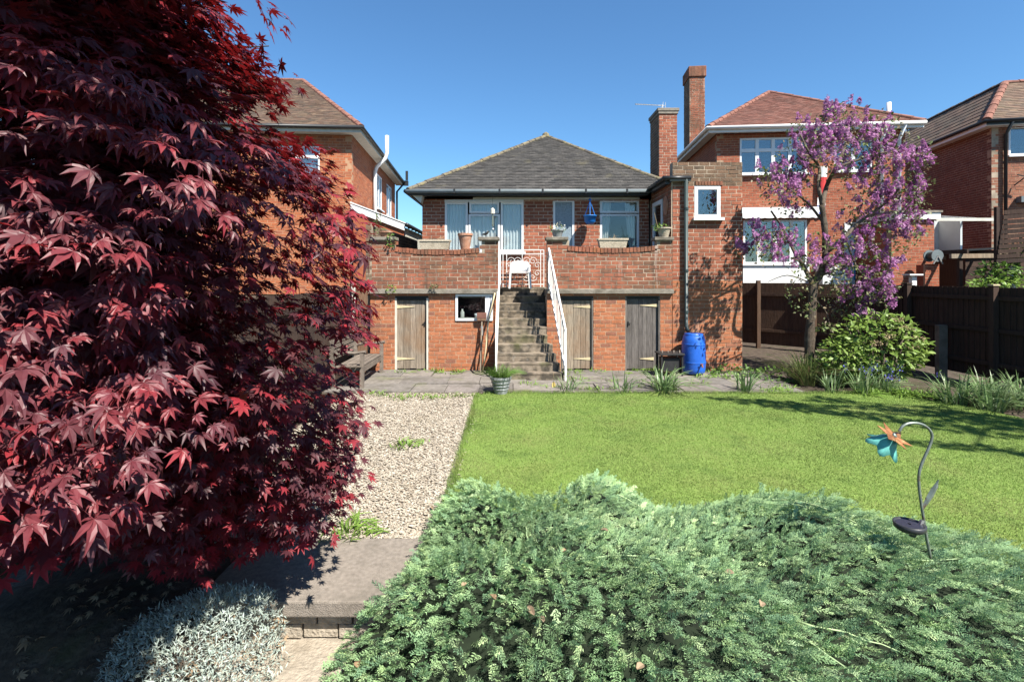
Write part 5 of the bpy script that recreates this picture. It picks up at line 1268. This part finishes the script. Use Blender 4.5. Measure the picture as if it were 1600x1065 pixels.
# dead leaves caught in it
r = np.random.default_rng(8)
LEAF_AT = ['near the gravel path', 'below the central hump', 'low in the centre', 'below the middle of the lawn', 'left of centre beside the path slab', 'at the back edge right of the hump', 'low at the right below the solar light', 'just right of the left edge pair', 'close to the low central leaf', 'at the bottom left corner of the bush', 'halfway to the solar light', 'at the bottom edge in the middle', 'just left below the hump']
for i, (px, py) in enumerate([(675, 800), (945, 838), (845, 980), (1140, 905), (725, 925), (1105, 795), (1310, 1010), (770, 945), (830, 965), (560, 1050), (1190, 955), (1000, 1055), (880, 870)]):
    for y in np.arange(2.0, 4.6, .02):
        p = at(px, py, y); h = jun_h(p[0], p[1])
        if not np.isnan(h) and p[2] <= h + .02: break
    t = thing('fallen_leaf', 'curled dry brown leaf caught in the juniper ' + LEAF_AT[i], 'leaf', tuple(p + V3(0, 0, .02)), group='dry leaves lying on the juniper')
    s_ = r.uniform(.010, .020); v = []
    for a_ in np.linspace(-1, 1, 5):
        for b_ in (-1, 0, 1): v.append((b_ * s_ * (1 - a_ * a_ * .8), a_ * s_ * 1.6, s_ * .7 * abs(b_) * (1 - a_ * a_) + r.uniform(0, .006)))
    o = MB().add(v, [[3 * q + j, 3 * q + j + 1, 3 * q + j + 4, 3 * q + j + 3] for q in range(4) for j in range(2)]).build('leaf_blade', M['dead_leaf'], t, local=True); o.rotation_euler = (r.uniform(-.5, .8), r.uniform(-.5, .5), r.uniform(0, 6)); o.location = (0, 0, .02)

# ------------------------------------------------------------------ silver plant, rock
sv_t = thing('silver_plant', 'mound of silver grey leaves beside the lower garden step', 'plant', (-1.7, 3.0, -.2))
r = np.random.default_rng(14); n = 4200
th = r.uniform(0, 6.28, n); rad = np.sqrt(r.random(n))
SX, SYc = -1.84 + rad * np.cos(th) * .52, 3.0 + rad * np.sin(th) * .42
sz = ground_z(SX - .4, SYc) + .03 + .15 * (1 - rad ** 2) + .05 * noise2(SX, SYc, 15, f0=6, f1=14)
kp = ~((SX > -1.45) & (SYc > 3.2)); SX, SYc, sz = SX[kp], SYc[kp], sz[kp]; n = len(SX)
d = norm(np.stack([r.normal(0, .6, n) + (SX + 1.72) * .8, r.normal(0, .6, n) + (SYc - 3.02) * .8 - .2, r.uniform(.1, 1, n)], 1))
NAR = np.array([[0, 0, 0], [-.10, .45, .03], [.10, .45, .03], [0, 1, -.06]], float); NARF = np.array([[0, 2, 1], [1, 2, 3]])
vv, ff, rr_ = [], [], []
for q in range(3):
    dd = norm(d + r.normal(0, .45, (n, 3))); Pq = np.stack([SX, SYc, sz], 1) + r.normal(0, .02, (n, 3))
    P1, F1 = tile(NAR, NARF, Pq, frames(dd, ZV + r.normal(0, .5, (n, 3))), r.uniform(.02, .042, n)); ff.append(F1 + q * len(P1)); vv.append(P1); rr_.append(np.repeat(r.random(n), 4))
np_mesh('foliage', np.concatenate(vv), np.concatenate(ff), M['silver'], sv_t, rnd=np.concatenate(rr_), kind='stuff')
straps(sv_t, 'dry_stems', (-1.95, 2.72, -.30), 120, .16, 1.6, .006, M['straw'], 16, droop=1.0)
rk = thing('rock', 'rounded pinkish boulder below the silver plant', 'rock', (-1.82, 2.62, -.36))
th = np.linspace(0, np.pi, 11); ph = np.linspace(0, 2 * np.pi, 18, endpoint=False)
v = []
for a in th:
    for b in ph:
        p = V3(math.sin(a) * math.cos(b), math.sin(a) * math.sin(b), math.cos(a)); s_ = 1 + .12 * math.sin(3 * p[0] + 1) + .1 * math.sin(4 * p[1] + 2 * p[2]) + .06 * math.sin(7 * p[2] + 5 * p[0])
        v.append(V3(-1.84, 2.62, -.31) + p * s_ * V3(.19, .15, .12))
MB().add(v, [[i * 18 + j, i * 18 + (j + 1) % 18, (i + 1) * 18 + (j + 1) % 18, (i + 1) * 18 + j] for i in range(10) for j in range(18)]).build('rock_body', M['stone'], rk, smooth=True)

# ------------------------------------------------------------------ red maple
mp = thing('japanese_maple', 'large dark red japanese maple filling the left side', 'tree', (-2.2, 2.9, 0))
def maple_leaf(fine, droop=.20, fold=.035, seed=0):
    """seven pointed lobes round a stalk, folded along each midrib, tips drooping"""
    Vv, Ff = [], []; rr = random.Random(seed)
    def pt(x, y, z): Vv.append([x, y, z - droop * (x * x + y * y)]); return len(Vv) - 1
    for a, l in ((0, 1.0), (36, .93), (-36, .93), (76, .72), (-76, .72), (122, .38), (-122, .38)):
        a = R(a + rr.uniform(-7, 7)); l *= rr.uniform(.88, 1.08); dx, dy = math.sin(a), math.cos(a); sx, sy = dy, -dx; dz = rr.uniform(-.10, .05)
        prof = ((.0, .0), (.22, .085), (.45, .15), (.70, .10), (1.0, 0)) if fine else ((.0, .0), (.42, .15), (1.0, 0))
        c = pt(0, 0, 0); prev = (c, c, c)
        for t, w in prof[1:-1]:
            q = (pt(dx * l * t - sx * w * l, dy * l * t - sy * w * l, fold + dz * t), pt(dx * l * t, dy * l * t, -.015 + dz * t), pt(dx * l * t + sx * w * l, dy * l * t + sy * w * l, fold + dz * t))
            if prev[0] == c: Ff += [[c, q[1], q[0]], [c, q[2], q[1]]]
            else: Ff += [[prev[0], prev[1], q[1]], [prev[0], q[1], q[0]], [prev[1], prev[2], q[2]], [prev[1], q[2], q[1]]]
            prev = q
        tpt = pt(dx * l, dy * l, -.02 - .10 * l + dz); Ff += [[prev[0], prev[1], tpt], [prev[1], prev[2], tpt]]
    k0 = pt(-.012, 0, 0), pt(.012, 0, 0), pt(0, -.55, .12); Ff.append(list(k0))
    return np.array(Vv), np.array(Ff)
MLs = [maple_leaf(True, d_, f_, s_) for d_, f_, s_ in ((.16, .03, 1), (.30, .05, 2), (.48, .06, 3), (.10, .045, 4))]
MCs = [maple_leaf(False, d_, f_, s_) for d_, f_, s_ in ((.16, .03, 1), (.32, .05, 2), (.5, .06, 3))]
def maple_leaf_simple(droop):
    Vv, Ff = [[0, 0, 0]], []
    for a, l in ((0, 1.0), (36, .93), (-36, .93), (76, .72), (-76, .72), (122, .38), (-122, .38)):
        a = R(a); dx, dy = math.sin(a), math.cos(a); w = .15 * l; k0 = len(Vv)
        for x, y in ((dx * l * .42 - dy * w, dy * l * .42 + dx * w), (dx * l, dy * l), (dx * l * .42 + dy * w, dy * l * .42 - dx * w)): Vv.append([x, y, -droop * (x * x + y * y)])
        Ff += [[0, k0 + 1, k0], [0, k0 + 2, k0 + 1]]
    return np.array(Vv), np.array(Ff)
MCs.append(maple_leaf_simple(.25))
MZ = [.30, .47, .62, 1.05, 1.6, 2.0, 2.43, 2.75, 3.0, 3.48, 4.2]
MR = [.35, .86, 1.03, 1.10, 1.15, 1.22, 1.22, .98, .70, .42, .25]
def crown_point(r, n, zlo, zhi):
    z = r.uniform(zlo, zhi, n); th = r.uniform(0, 2 * np.pi, n)
    rad = np.interp(z, MZ, MR) * (1 + .10 * np.sin(3 * th + 4 * z) + .07 * np.sin(7 * th - 5 * z + 1))
    return z, th, rad
def sprays(P_, out, r, per=(9, 17), spread=.165, drop=.30):
    """leaves fanned along short twigs that start at P_ and grow along out"""
    pos, dr, nr = [], [], []
    side = norm(np.cross(out, ZV))
    for p, o, s_ in zip(P_, out, side):
        k_ = r.integers(*per); t = r.uniform(-.6, 1, k_); w_ = r.normal(0, .55, k_)
        c = p + o * (t * spread)[:, None] + s_ * (w_ * spread)[:, None] + ZV * (-.35 * spread * t * t + r.normal(0, .016, k_))[:, None]
        pos.append(c); dr.append(o * (.55 + .5 * t)[:, None] + s_ * (w_ * 1.1)[:, None] + V3(0, 0, -drop) + r.normal(0, .22, (k_, 3)))
        nr.append(np.repeat((ZV + o * .55)[None], k_, 0) + r.normal(0, .22, (k_, 3)))
    pos, dr, nr = map(np.concatenate, (pos, dr, nr)); return pos, norm(dr), norm(nr)
r = np.random.default_rng(40)
def mcx(z): return np.interp(z, [.4, .6, 1.0, 1.5, 2.0], [-2.35, -2.28, -2.16, -2.06, -2.03])
def mcy(z): return np.interp(z, [.4, .6, 1.0, 1.5, 2.0], [3.65, 3.5, 3.2, 2.8, 2.42])
NT = 5000
z, th, rad = crown_point(r, NT, .40, 3.9)
s_ = np.where(r.random(NT) < .40, 1 - .20 * r.random(NT) ** 1.4, .66 - .52 * r.random(NT))
P_ = np.stack([mcx(z) + np.cos(th) * rad * s_, mcy(z) + np.sin(th) * rad * 1.22 * s_, z], 1)
out = norm(np.stack([np.cos(th), np.sin(th), np.full(NT, -.12) + .25 * (z > 2.6)], 1) + r.normal(0, .25, (NT, 3)))
vis = P_[:, 1] - .15 * P_[:, 0] < mcy(z) + 1.25
kk = r.random(NT)
vis &= (P_[:, 0] / np.maximum(P_[:, 1], .05) > -1.12) | (kk < .30)                      # fewer where only their shade matters
vis &= (np.cos(th - 2.1) < .35) | (kk < .45) | (s_ < .7)
hit = np.stack([P_[:, 0] - .5 * (P_[:, 2] + .1), P_[:, 1] + .62 * (P_[:, 2] + .1)], 1)      # where its shade falls
vis &= ~((((hit[:, 0] + 1.74) / .52) ** 2 + ((hit[:, 1] - 2.94) / .46) ** 2 < 1) & (P_[:, 2] < 2.3))
vis &= (EYE - P_[:, 2]) / np.maximum(P_[:, 1], .1) < np.where(P_[:, 0] / np.maximum(P_[:, 1], .1) < -.72, .52, .60)
vis &= ~((P_[:, 0] / P_[:, 1] > -.345) & (np.abs((EYE - P_[:, 2]) / P_[:, 1] - .165) < .055))
P_, out = P_[vis], out[vis]
pos, dr, nr = sprays(P_, out, r)
# higher crown with an unseen part over the viewer shaped for its shade, and a branch into the sky
n2 = 330
d = norm(r.normal(size=(n2, 3))); P2 = V3(-1.95, 1.75, 3.55) + d * V3(.85, .95, .62) * (r.random(n2) ** .4)[:, None]
P2 = P2[(P2[:, 0] / np.maximum(P2[:, 1], .05) < -.62) | (P2[:, 2] > 2.3 + P2[:, 1] * .56)]
p2, d2, n2_ = sprays(P2, norm(np.stack([r.normal(0, 1, len(P2)), r.normal(0, 1, len(P2)), r.normal(-.1, .3, len(P2))], 1)), r)
n3 = 540
d = norm(r.normal(size=(n3, 3))); P3 = V3(-1.3, 1.0, 3.80) + d * V3(1.18, .70, .34) * (r.random(n3) ** .4)[:, None]
p3, d3, n3_ = sprays(P3, norm(np.stack([r.normal(0, 1, len(P3)), r.normal(0, 1, len(P3)), r.normal(-.1, .3, len(P3))], 1)), r)
nl = 150
d = norm(r.normal(size=(nl, 3))); P5 = V3(-1.55, 1.42, 1.68) + d * V3(.60, .42, .36) * (r.random(nl) ** .45)[:, None]
P5 = P5[(EYE - P5[:, 2]) / P5[:, 1] < .48]
p5, d5, n5 = sprays(P5, norm(np.stack([r.normal(.25, .7, len(P5)), r.normal(-.6, .5, len(P5)), np.full(len(P5), -.15)], 1)), r, per=(7, 12))
br_pts = [at(330, 120, 2.6), at(350, 80, 2.6), at(300, 40, 2.6), at(335, 20, 2.6), at(365, 30, 2.6), at(380, 75, 2.6), at(345, 10, 2.5), at(400, 5, 2.3), at(425, 20, 2.3), at(415, 75, 2.6), at(440, 130, 3.0), at(455, 125, 3.0)]
p4, d4, n4 = sprays(np.array(br_pts), norm(np.array([[.8, .1, -.4]] * len(br_pts)) + r.normal(0, .3, (len(br_pts), 3))), r, per=(4, 8), spread=.11)
pos = np.concatenate([pos, p2, p3, p4, p5]); dr = np.concatenate([dr, d2, d3, d4, d5]); nr = np.concatenate([nr, n2_, n3_, n4, n5])
kp = (np.linalg.norm(pos - V3(0, 0, EYE), axis=1) > .62) & ~((np.abs(pos[:, 0]) < .25 * pos[:, 1] + .05) & (pos[:, 2] < 3.0))
pos, dr, nr = pos[kp], dr[kp], nr[kp]
sc = .030 + .050 * r.beta(2.2, 1.8, len(pos))
# leaves nearest to the camera that it can see become parts of their own
u_ = pos[:, 0] / np.maximum(pos[:, 1], .05); w_ = (pos[:, 2] - EYE) / np.maximum(pos[:, 1], .05)
seen = (pos[:, 1] > .3) & (np.abs(u_) < 1) & (w_ < .54) & (w_ > -.8)
dist = np.linalg.norm(pos - V3(0, 0, EYE), axis=1) + np.where(seen, 0, 50)
order = np.argsort(dist); own = order[:300]; rest = order[300:]
mes = [unit_mesh('leaf', v_, f_, M['maple']) for v_, f_ in MLs]
Rm = frames(dr, nr)
for q, i in enumerate(own): place('leaf', mes[q % 4], mp, pos[i], Rm[i], sc[i])
Vs, Fs, Rs, off = [], [], [], 0
pick = r.integers(0, 3, len(rest))
pr = pos[rest]; Rz = np.interp(pr[:, 2], MZ, MR)
inner = ((pr[:, 0] - mcx(pr[:, 2])) / Rz) ** 2 + ((pr[:, 1] - mcy(pr[:, 2])) / (1.22 * Rz)) ** 2 < .62
pick[inner | ~seen[rest] | (pr[:, 1] > mcy(pr[:, 2]) + .7) | (np.linalg.norm(pr - V3(0, 0, EYE), axis=1) > 2.25)] = 3
hue = .5 * r.random(len(rest)) + .5 * np.clip(.5 + .35 * noise2(pos[rest][:, 0] * 2 + pos[rest][:, 2], pos[rest][:, 1] * 2 - pos[rest][:, 2] * 2, 77), 0, 1)
for k_ in range(4):
    q = pick == k_; v_, f_ = MCs[k_]
    P1, F1 = tile(v_, f_, pos[rest][q], Rm[rest][q], sc[rest][q]); Vs.append(P1); Fs.append(F1 + off); off += len(P1); Rs.append(np.repeat(hue[q] * .98, len(v_)))
np_mesh('foliage', np.concatenate(Vs), np.concatenate(Fs), M['maple_crown'], mp, rnd=np.concatenate(Rs), smooth=True, kind='stuff')
tube_obj('trunk', [(-2.5, 3.75, -.1), (-2.45, 3.65, .35), (-2.35, 3.4, .8), (-2.15, 2.9, 1.5), (-2.0, 2.6, 2.3), (-2.0, 2.4, 3.2)], [.085, .075, .065, .05, .035, .02], M['bark_dark'], mp, 10)
for i in range(90):
    p = P_[r.integers(0, len(P_))]; z0 = max(.4, min(2.6, p[2] - .3 - r.random() * .5)); b0_ = V3(float(mcx(z0)), float(mcy(z0)) + .1, z0)
    mid = (b0_ + p) / 2 + V3(0, 0, .18)
    tube_obj('limb', [b0_, mid, p], [.022, .014, .005], M['bark_dark'], mp, 6)
tube_obj('limb', [(-2.0, 2.5, 2.6), at(250, 150, 2.6), at(305, 60, 2.6), at(312, -20, 2.5)], [.02, .012, .008, .004], M['bark_dark'], mp, 6)
tube_obj('limb', [at(300, 130, 2.6), at(330, 85, 2.6), at(365, 75, 2.6), at(420, 72, 2.6)], [.008, .006, .004, .003], M['bark_dark'], mp, 5)
tube_obj('limb', [(-2.0, 2.3, 3.1), (-1.6, 1.6, 3.8), (-.9, .8, 3.8), (-.5, .5, 3.8)], [.03, .025, .015, .006], M['bark_dark'], mp, 6)

r = np.random.default_rng(71); nl = 420
lx_, ly_ = r.uniform(-3.0, -1.3, nl), r.uniform(2.1, 3.6, nl)
P1, F1 = tile(*MCs[1], np.stack([lx_, ly_, ground_z(lx_ - .4, ly_) + .018], 1), frames(norm(r.normal(size=(nl, 3)) * V3(1, 1, .2)), norm(ZV + r.normal(0, .4, (nl, 3)))), r.uniform(.025, .06, nl))
tag(np_mesh('leaf_litter', P1, F1, M['dead_leaf'], rnd=np.repeat(r.random(nl), len(MCs[1][0])), smooth=True), 'dry fallen leaves on the soil under the maple', 'leaf litter', kind='stuff')

# ------------------------------------------------------------------ lilac
li = thing('lilac_tree', 'lilac tree in purple bloom in front of the right house', 'tree', (6.0, 10.3, 0))
LY = 10.3
def L(px, py, dy=0): return at(px, py, LY + dy)
tube_obj('trunk', smooth_pts([(5.98, 10.3, -.05), L(1265, 530), L(1268, 480), L(1272, 445), L(1285, 420), L(1290, 390), L(1288, 350), L(1284, 320)]), np.linspace(.10, .05, 29) * (1 + .12 * np.sin(np.arange(29) * 1.9)), M['bark_lilac'], li, 10)
for pts, ra in [([(1272, 450), (1258, 420), (1242, 395), (1225, 360), (1205, 330)], .05), ([(1284, 325), (1292, 290), (1306, 262), (1320, 230), (1335, 200)], .05), ([(1285, 322), (1279, 290), (1280, 262), (1265, 240), (1250, 210)], .045),
                ([(1290, 395), (1320, 370), (1345, 345), (1380, 320), (1410, 290)], .045), ([(1288, 350), (1265, 320), (1240, 300), (1215, 285)], .03), ([(1280, 262), (1262, 255), (1245, 240)], .025),
                ([(1306, 262), (1340, 250), (1372, 240), (1405, 235)], .03), ([(1380, 320), (1420, 265), (1440, 255), (1450, 245)], .016), ([(1282, 430), (1310, 420), (1345, 400), (1370, 380)], .03), ([(1225, 360), (1195, 365), (1165, 378)], .015),
                ([(1320, 370), (1340, 420), (1365, 440)], .02), ([(1262, 440), (1230, 430), (1200, 440)], .014), ([(1275, 470), (1292, 490), (1300, 530)], .016)]:
    q = np.array([L(*p, dy=random.uniform(-.35, .35) * (i > 0)) for i, p in enumerate(pts)])
    tube_obj('limb', smooth_pts(q), np.linspace(ra, ra * .35, 4 * (len(q) - 1) + 1), M['bark'], li, 7)
CL = [(1270, 200, 40, 1), (1320, 185, 40, 1.2), (1365, 200, 45, 1.3), (1408, 235, 40, 1.2), (1250, 235, 35, .9), (1300, 235, 40, 1), (1345, 245, 42, 1), (1445, 240, 16, .35), (1395, 280, 42, 1), (1432, 285, 26, .6), (1350, 295, 35, .6), (1245, 270, 28, .5),
      (1217, 290, 28, .55), (1240, 312, 26, .4), (1380, 325, 42, .9), (1338, 340, 32, .5), (1425, 312, 25, .5), (1188, 362, 34, .7), (1162, 380, 16, .3), (1228, 360, 24, .45), (1290, 372, 26, .35), (1338, 380, 36, .7), (1382, 390, 32, .6), (1372, 430, 32, .6), (1328, 420, 30, .5),
      (1302, 405, 25, .4), (1340, 455, 26, .5), (1380, 452, 22, .4), (1290, 500, 12, .15), (1312, 478, 18, .3), (1255, 430, 26, .25), (1285, 445, 26, .25), (1262, 470, 20, .15), (1240, 455, 18, .12), (1310, 440, 24, .3), (1205, 385, 26, .4), (1205, 265, 26, .4), (1300, 165, 20, .4), (1215, 262, 20, .3), (1420, 350, 30, .5), (1400, 350, 35, .6), (1255, 400, 22, .3), (1355, 485, 18, .3)]
r = np.random.default_rng(50)
tips, lpos = [], []
for cx_, cy_, cr, w in CL:
    c = L(cx_, cy_ + 10, r.normal(0, .28)); rr = cr * LY / 800
    k_ = 0 if (cy_ >= 430 and cx_ < 1320) else max(4, int(28 * w)); d = norm(r.normal(size=(k_, 3))); tips.append(c + d * rr * V3(1, 1.1, .9) * (r.random(k_) ** .5)[:, None])
    k_ = int(150 * w + 25); d = norm(r.normal(size=(k_, 3))); lpos.append(c + d * rr * V3(1.05, 1.1, .95) * (r.random(k_) ** .45)[:, None])
tips, lpos = np.concatenate(tips), np.concatenate(lpos)
k_ = len(lpos); scatter_leaves(li, LEAF_V, LEAF_F, lpos, frames(norm(r.normal(size=(k_, 3)) + V3(0, 0, -.4)), norm(r.normal(size=(k_, 3)) * .6 + V3(.2, -.4, .8))), r.uniform(.05, .10, k_), M['leaf_lilac'])
# flower panicles: cones of four-petalled florets
FLV = np.array([[0, 0, 0], [.5, .25, .1], [.5, -.25, .1], [-.5, .25, .1], [-.5, -.25, .1], [.25, .5, .1], [-.25, .5, .1], [.25, -.5, .1], [-.25, -.5, .1]], float)
FLF = np.array([[0, 2, 1], [0, 3, 4], [0, 5, 6], [0, 8, 7]])
fp, fn, fr_, fs = [], [], [], []
for tpt in tips:
    ax_ = norm(V3(r.normal(0, .45), r.normal(-.1, .45), 1)); ln = r.uniform(.11, .20); k_ = int(r.integers(40, 62)); hv = r.random(k_) ** 1.3
    e1v = norm(np.cross(ax_, V3(.3, 1, .1))); e2v = np.cross(ax_, e1v); an = r.uniform(0, 6.28, k_); rad = (1 - hv * .85) * ln * .34
    o_ = np.cos(an)[:, None] * e1v + np.sin(an)[:, None] * e2v
    fp.append(tpt + ax_ * (hv * ln)[:, None] + o_ * rad[:, None]); fn.append(o_ + ax_ * .4 + r.normal(0, .3, (k_, 3))); fr_.append(np.full(k_, r.random() * .8) + r.random(k_) * .2); fs.append(r.uniform(.028, .046, k_))
fp, fn, fr_, fs = map(np.concatenate, (fp, fn, fr_, fs))
P, F = tile(FLV, FLF, fp, frames(r.normal(size=fn.shape), norm(fn)), fs)
np_mesh('blossom', P, F, M['lilac'], li, rnd=np.repeat(fr_, len(FLV)), kind='stuff')
for i in range(130):
    a_ = tips[r.integers(0, len(tips))]; j = np.argsort(np.linalg.norm(tips - a_, axis=1))[r.integers(4, 12)]; b_ = tips[j]
    tube_obj('twig', [a_, (a_ + b_) / 2 + V3(0, 0, -.06), b_], [.004, .008, .004], M['bark'], li, 4)

# ------------------------------------------------------------------ border plants
M['leaf_hydrangea'] = pmat('leaf_hydrangea', [(.19, .30, .05), (.26, .38, .08), (.15, .25, .04), (.32, .42, .11)], .25, 6, .5, transl=.3, spec=.4)
hy = thing('hydrangea_bush', 'rounded green hydrangea bush with dried flower heads by the right fence', 'shrub', (7.15, 9.95, 0))
leaf_ball(hy, (7.15, 9.95, .74), (.82, .62, .66), 1500, .125, M['leaf_hydrangea'], 400, shell=.62, up=.8, own=150)
leaf_ball(hy, (6.42, 9.85, .50), (.50, .40, .44), 620, .11, M['leaf_hydrangea'], 401, shell=.5, up=.8)
for i in range(9): a = i * .7; tube_obj('stem', [(7.15, 9.95, 0), (7.15 + .3 * math.cos(a), 9.95 + .3 * math.sin(a), .6), (7.15 + .6 * math.cos(a), 9.95 + .45 * math.sin(a), 1.1)], .012, M['bark'], hy, 5)
for i, (x, y, z) in enumerate([(7.32, 9.55, 1.12), (7.42, 9.5, .78), (7.22, 9.6, 1.28), (6.7, 9.4, .85), (6.95, 9.45, .98), (7.6, 9.6, .92)]):
    leaf_ball(hy, (x, y, z), (.11, .10, .05), 70, .035, M['straw'], 410 + i, shell=.3, rest='dried_flower_head')
bb = thing('bluebell_clump', 'clump of blue bluebells in front of the hydrangea', 'flowers', (6.75, 9.3, 0))
straps(bb, 'leaves', (6.75, 9.3, -.02), 90, .42, .9, .016, M['strap_leaf'], 420, .7)
for i in range(13):
    x, y = 6.75 + r.normal(0, .26), 9.3 + r.normal(0, .10); h = r.uniform(.3, .62); tube_obj('stalk', [(x, y, 0), (x + .02, y, h), (x + .06, y, h + .03)], .005, M['leaf_green'], bb, 4)
    leaf_ball(bb, (x + .03, y, h - .05), (.035, .035, .09), 16, .035, M['blue_flower'], 430 + i, shell=.6, rest='bluebell_flowers', droop=-1)
def clump(label, c, n, h, spread, w, seed, m='strap_leaf', name='daffodil_clump', cat='plant', group=None):
    t = thing(name, label, cat, tuple(c), group=group); straps(t, 'leaves', c, n, h, spread, w, M[m], seed); return t
clump('large clump of drooping strap leaves at the lawn edge before the grey doors', (2.75, 9.28, -.02), 90, .56, 1.0, .024, 440)
clump('loose strap leaves on the patio edge below the middle cellar door', (2.0, 9.25, -.02), 34, .40, .9, .02, 441)
clump('small strap leaf tuft at the foot of the stairs', (1.0, 9.3, -.02), 30, .36, 1.0, .02, 442)
clump('upright strap leaf tuft in front of the brick extension', (4.2, 9.25, -.02), 44, .48, .7, .022, 443)
clump('thin strap leaf tuft left of the bluebells', (5.75, 9.2, -.02), 40, .46, .7, .022, 444)
clump('strap leaf tuft just left of the hydrangea and right of the bluebells', (6.25, 9.15, -.02), 46, .55, .6, .022, 445)
clump('grassy clump with fading tips at the foot of the lilac', (5.75, 10.0, -.02), 260, .70, .9, .018, 446, 'leaf_lilac', 'grass_clump')
clump('second grassy clump at the lilac trunk beside the hydrangea', (6.25, 9.95, -.02), 200, .72, .8, .018, 447, 'leaf_green', 'grass_clump')
for i, (x, y, n_, h) in enumerate([(7.35, 8.45, 90, .62), (7.75, 8.3, 90, .62), (7.55, 8.05, 60, .5), (8.1, 8.15, 90, .65), (8.4, 8.3, 70, .6)]):
    clump(('leftmost daffodil clump in the right border, nearest the stub post', 'second daffodil clump from the left in the right border', 'small front daffodil clump at the curved lawn edge', 'tall daffodil clump at the right edge of the picture', 'daffodil clump in the shade tight against the right fence')[i], (x, y, -.03), n_, h, 1.0, .024, 450 + i, group='daffodil leaves in the right border')
gl = clump('bright green ground leaves along the right border edge', (6.9, 9.05, -.03), 150, .20, 1.6, .024, 470, 'leaf_bright', 'ground_cover')
straps(gl, 'leaves', (6.3, 9.1, -.03), 90, .18, 1.6, .024, M['leaf_bright'], 471); straps(gl, 'leaves', (7.3, 8.9, -.03), 90, .16, 1.6, .02, M['leaf_bright'], 472)
gc = thing('foundation_weeds', 'leafy low weeds at the right corner of the brick extension', 'weeds', (4.9, 10.6, 0))
leaf_ball(gc, (4.7, 10.75, .06), (.55, .25, .16), 240, .09, M['leaf_green'], 480); leaf_ball(gc, (5.3, 10.4, .05), (.45, .35, .16), 220, .09, M['leaf_green'], 481)
wt = thing('ledge_weed', 'bright weed growing on the ledge above the left cellar door', 'weeds', (-2.62, 11.08, 1.72)); leaf_ball(wt, (-2.62, 11.08, 1.78), (.09, .05, .10), 50, .05, M['leaf_bright'], 482)
wt = thing('ledge_weed', 'small weed growing on the concrete ledge near the left parapet middle', 'weeds', (-1.68, 11.08, 1.80)); leaf_ball(wt, (-1.68, 11.08, 1.86), (.08, .05, .07), 40, .05, M['leaf_lilac'], 483)

# ------------------------------------------------------------------ a tree beyond the right fence, out of frame, whose shade lies on the lawn
ot = thing('garden_tree', 'tree beyond the right fence that shades the far right of the lawn', 'tree', (10.6, 4.2, 0))
tube_obj('trunk', [(10.7, 4.0, -.2), (10.6, 4.1, 2.0), (10.4, 4.2, 4.5)], [.16, .13, .06], M['bark'], ot, 9)
r = np.random.default_rng(60)
streaks = []
for (xa, ya), (xb, yb), k_, w_ in (((4.0, 8.5), (6.4, 6.8), 9, 1.0), ((5.3, 8.65), (7.0, 7.0), 7, 1.0), ((4.8, 6.5), (6.0, 6.1), 4, .6), ((3.6, 8.75), (5.0, 8.2), 4, .6), ((6.6, 8.0), (7.4, 6.6), 5, 1.1)):
    for q in range(k_):
        f = q / (k_ - 1); zz = 6.5 + r.normal(0, .35)
        streaks.append((xa + (xb - xa) * f + .5 * zz, ya + (yb - ya) * f - .62 * zz, zz, .42 * w_, .16 * w_, .10, int(60 * w_)))
for i, (x, y, z, a, b, c, n_) in enumerate(streaks):
    leaf_ball(ot, (x, y, z), (a, b, c), n_, .16, M['leaf_green'], 500 + i, shell=.1)
    if i % 3 == 0: tube_obj('limb', [(10.5, 4.1, 3.5 + .05 * i), ((x + 10.5) / 2, (y + 4.1) / 2, z - .4), (x, y, z)], [.05, .035, .015], M['bark'], ot, 6)
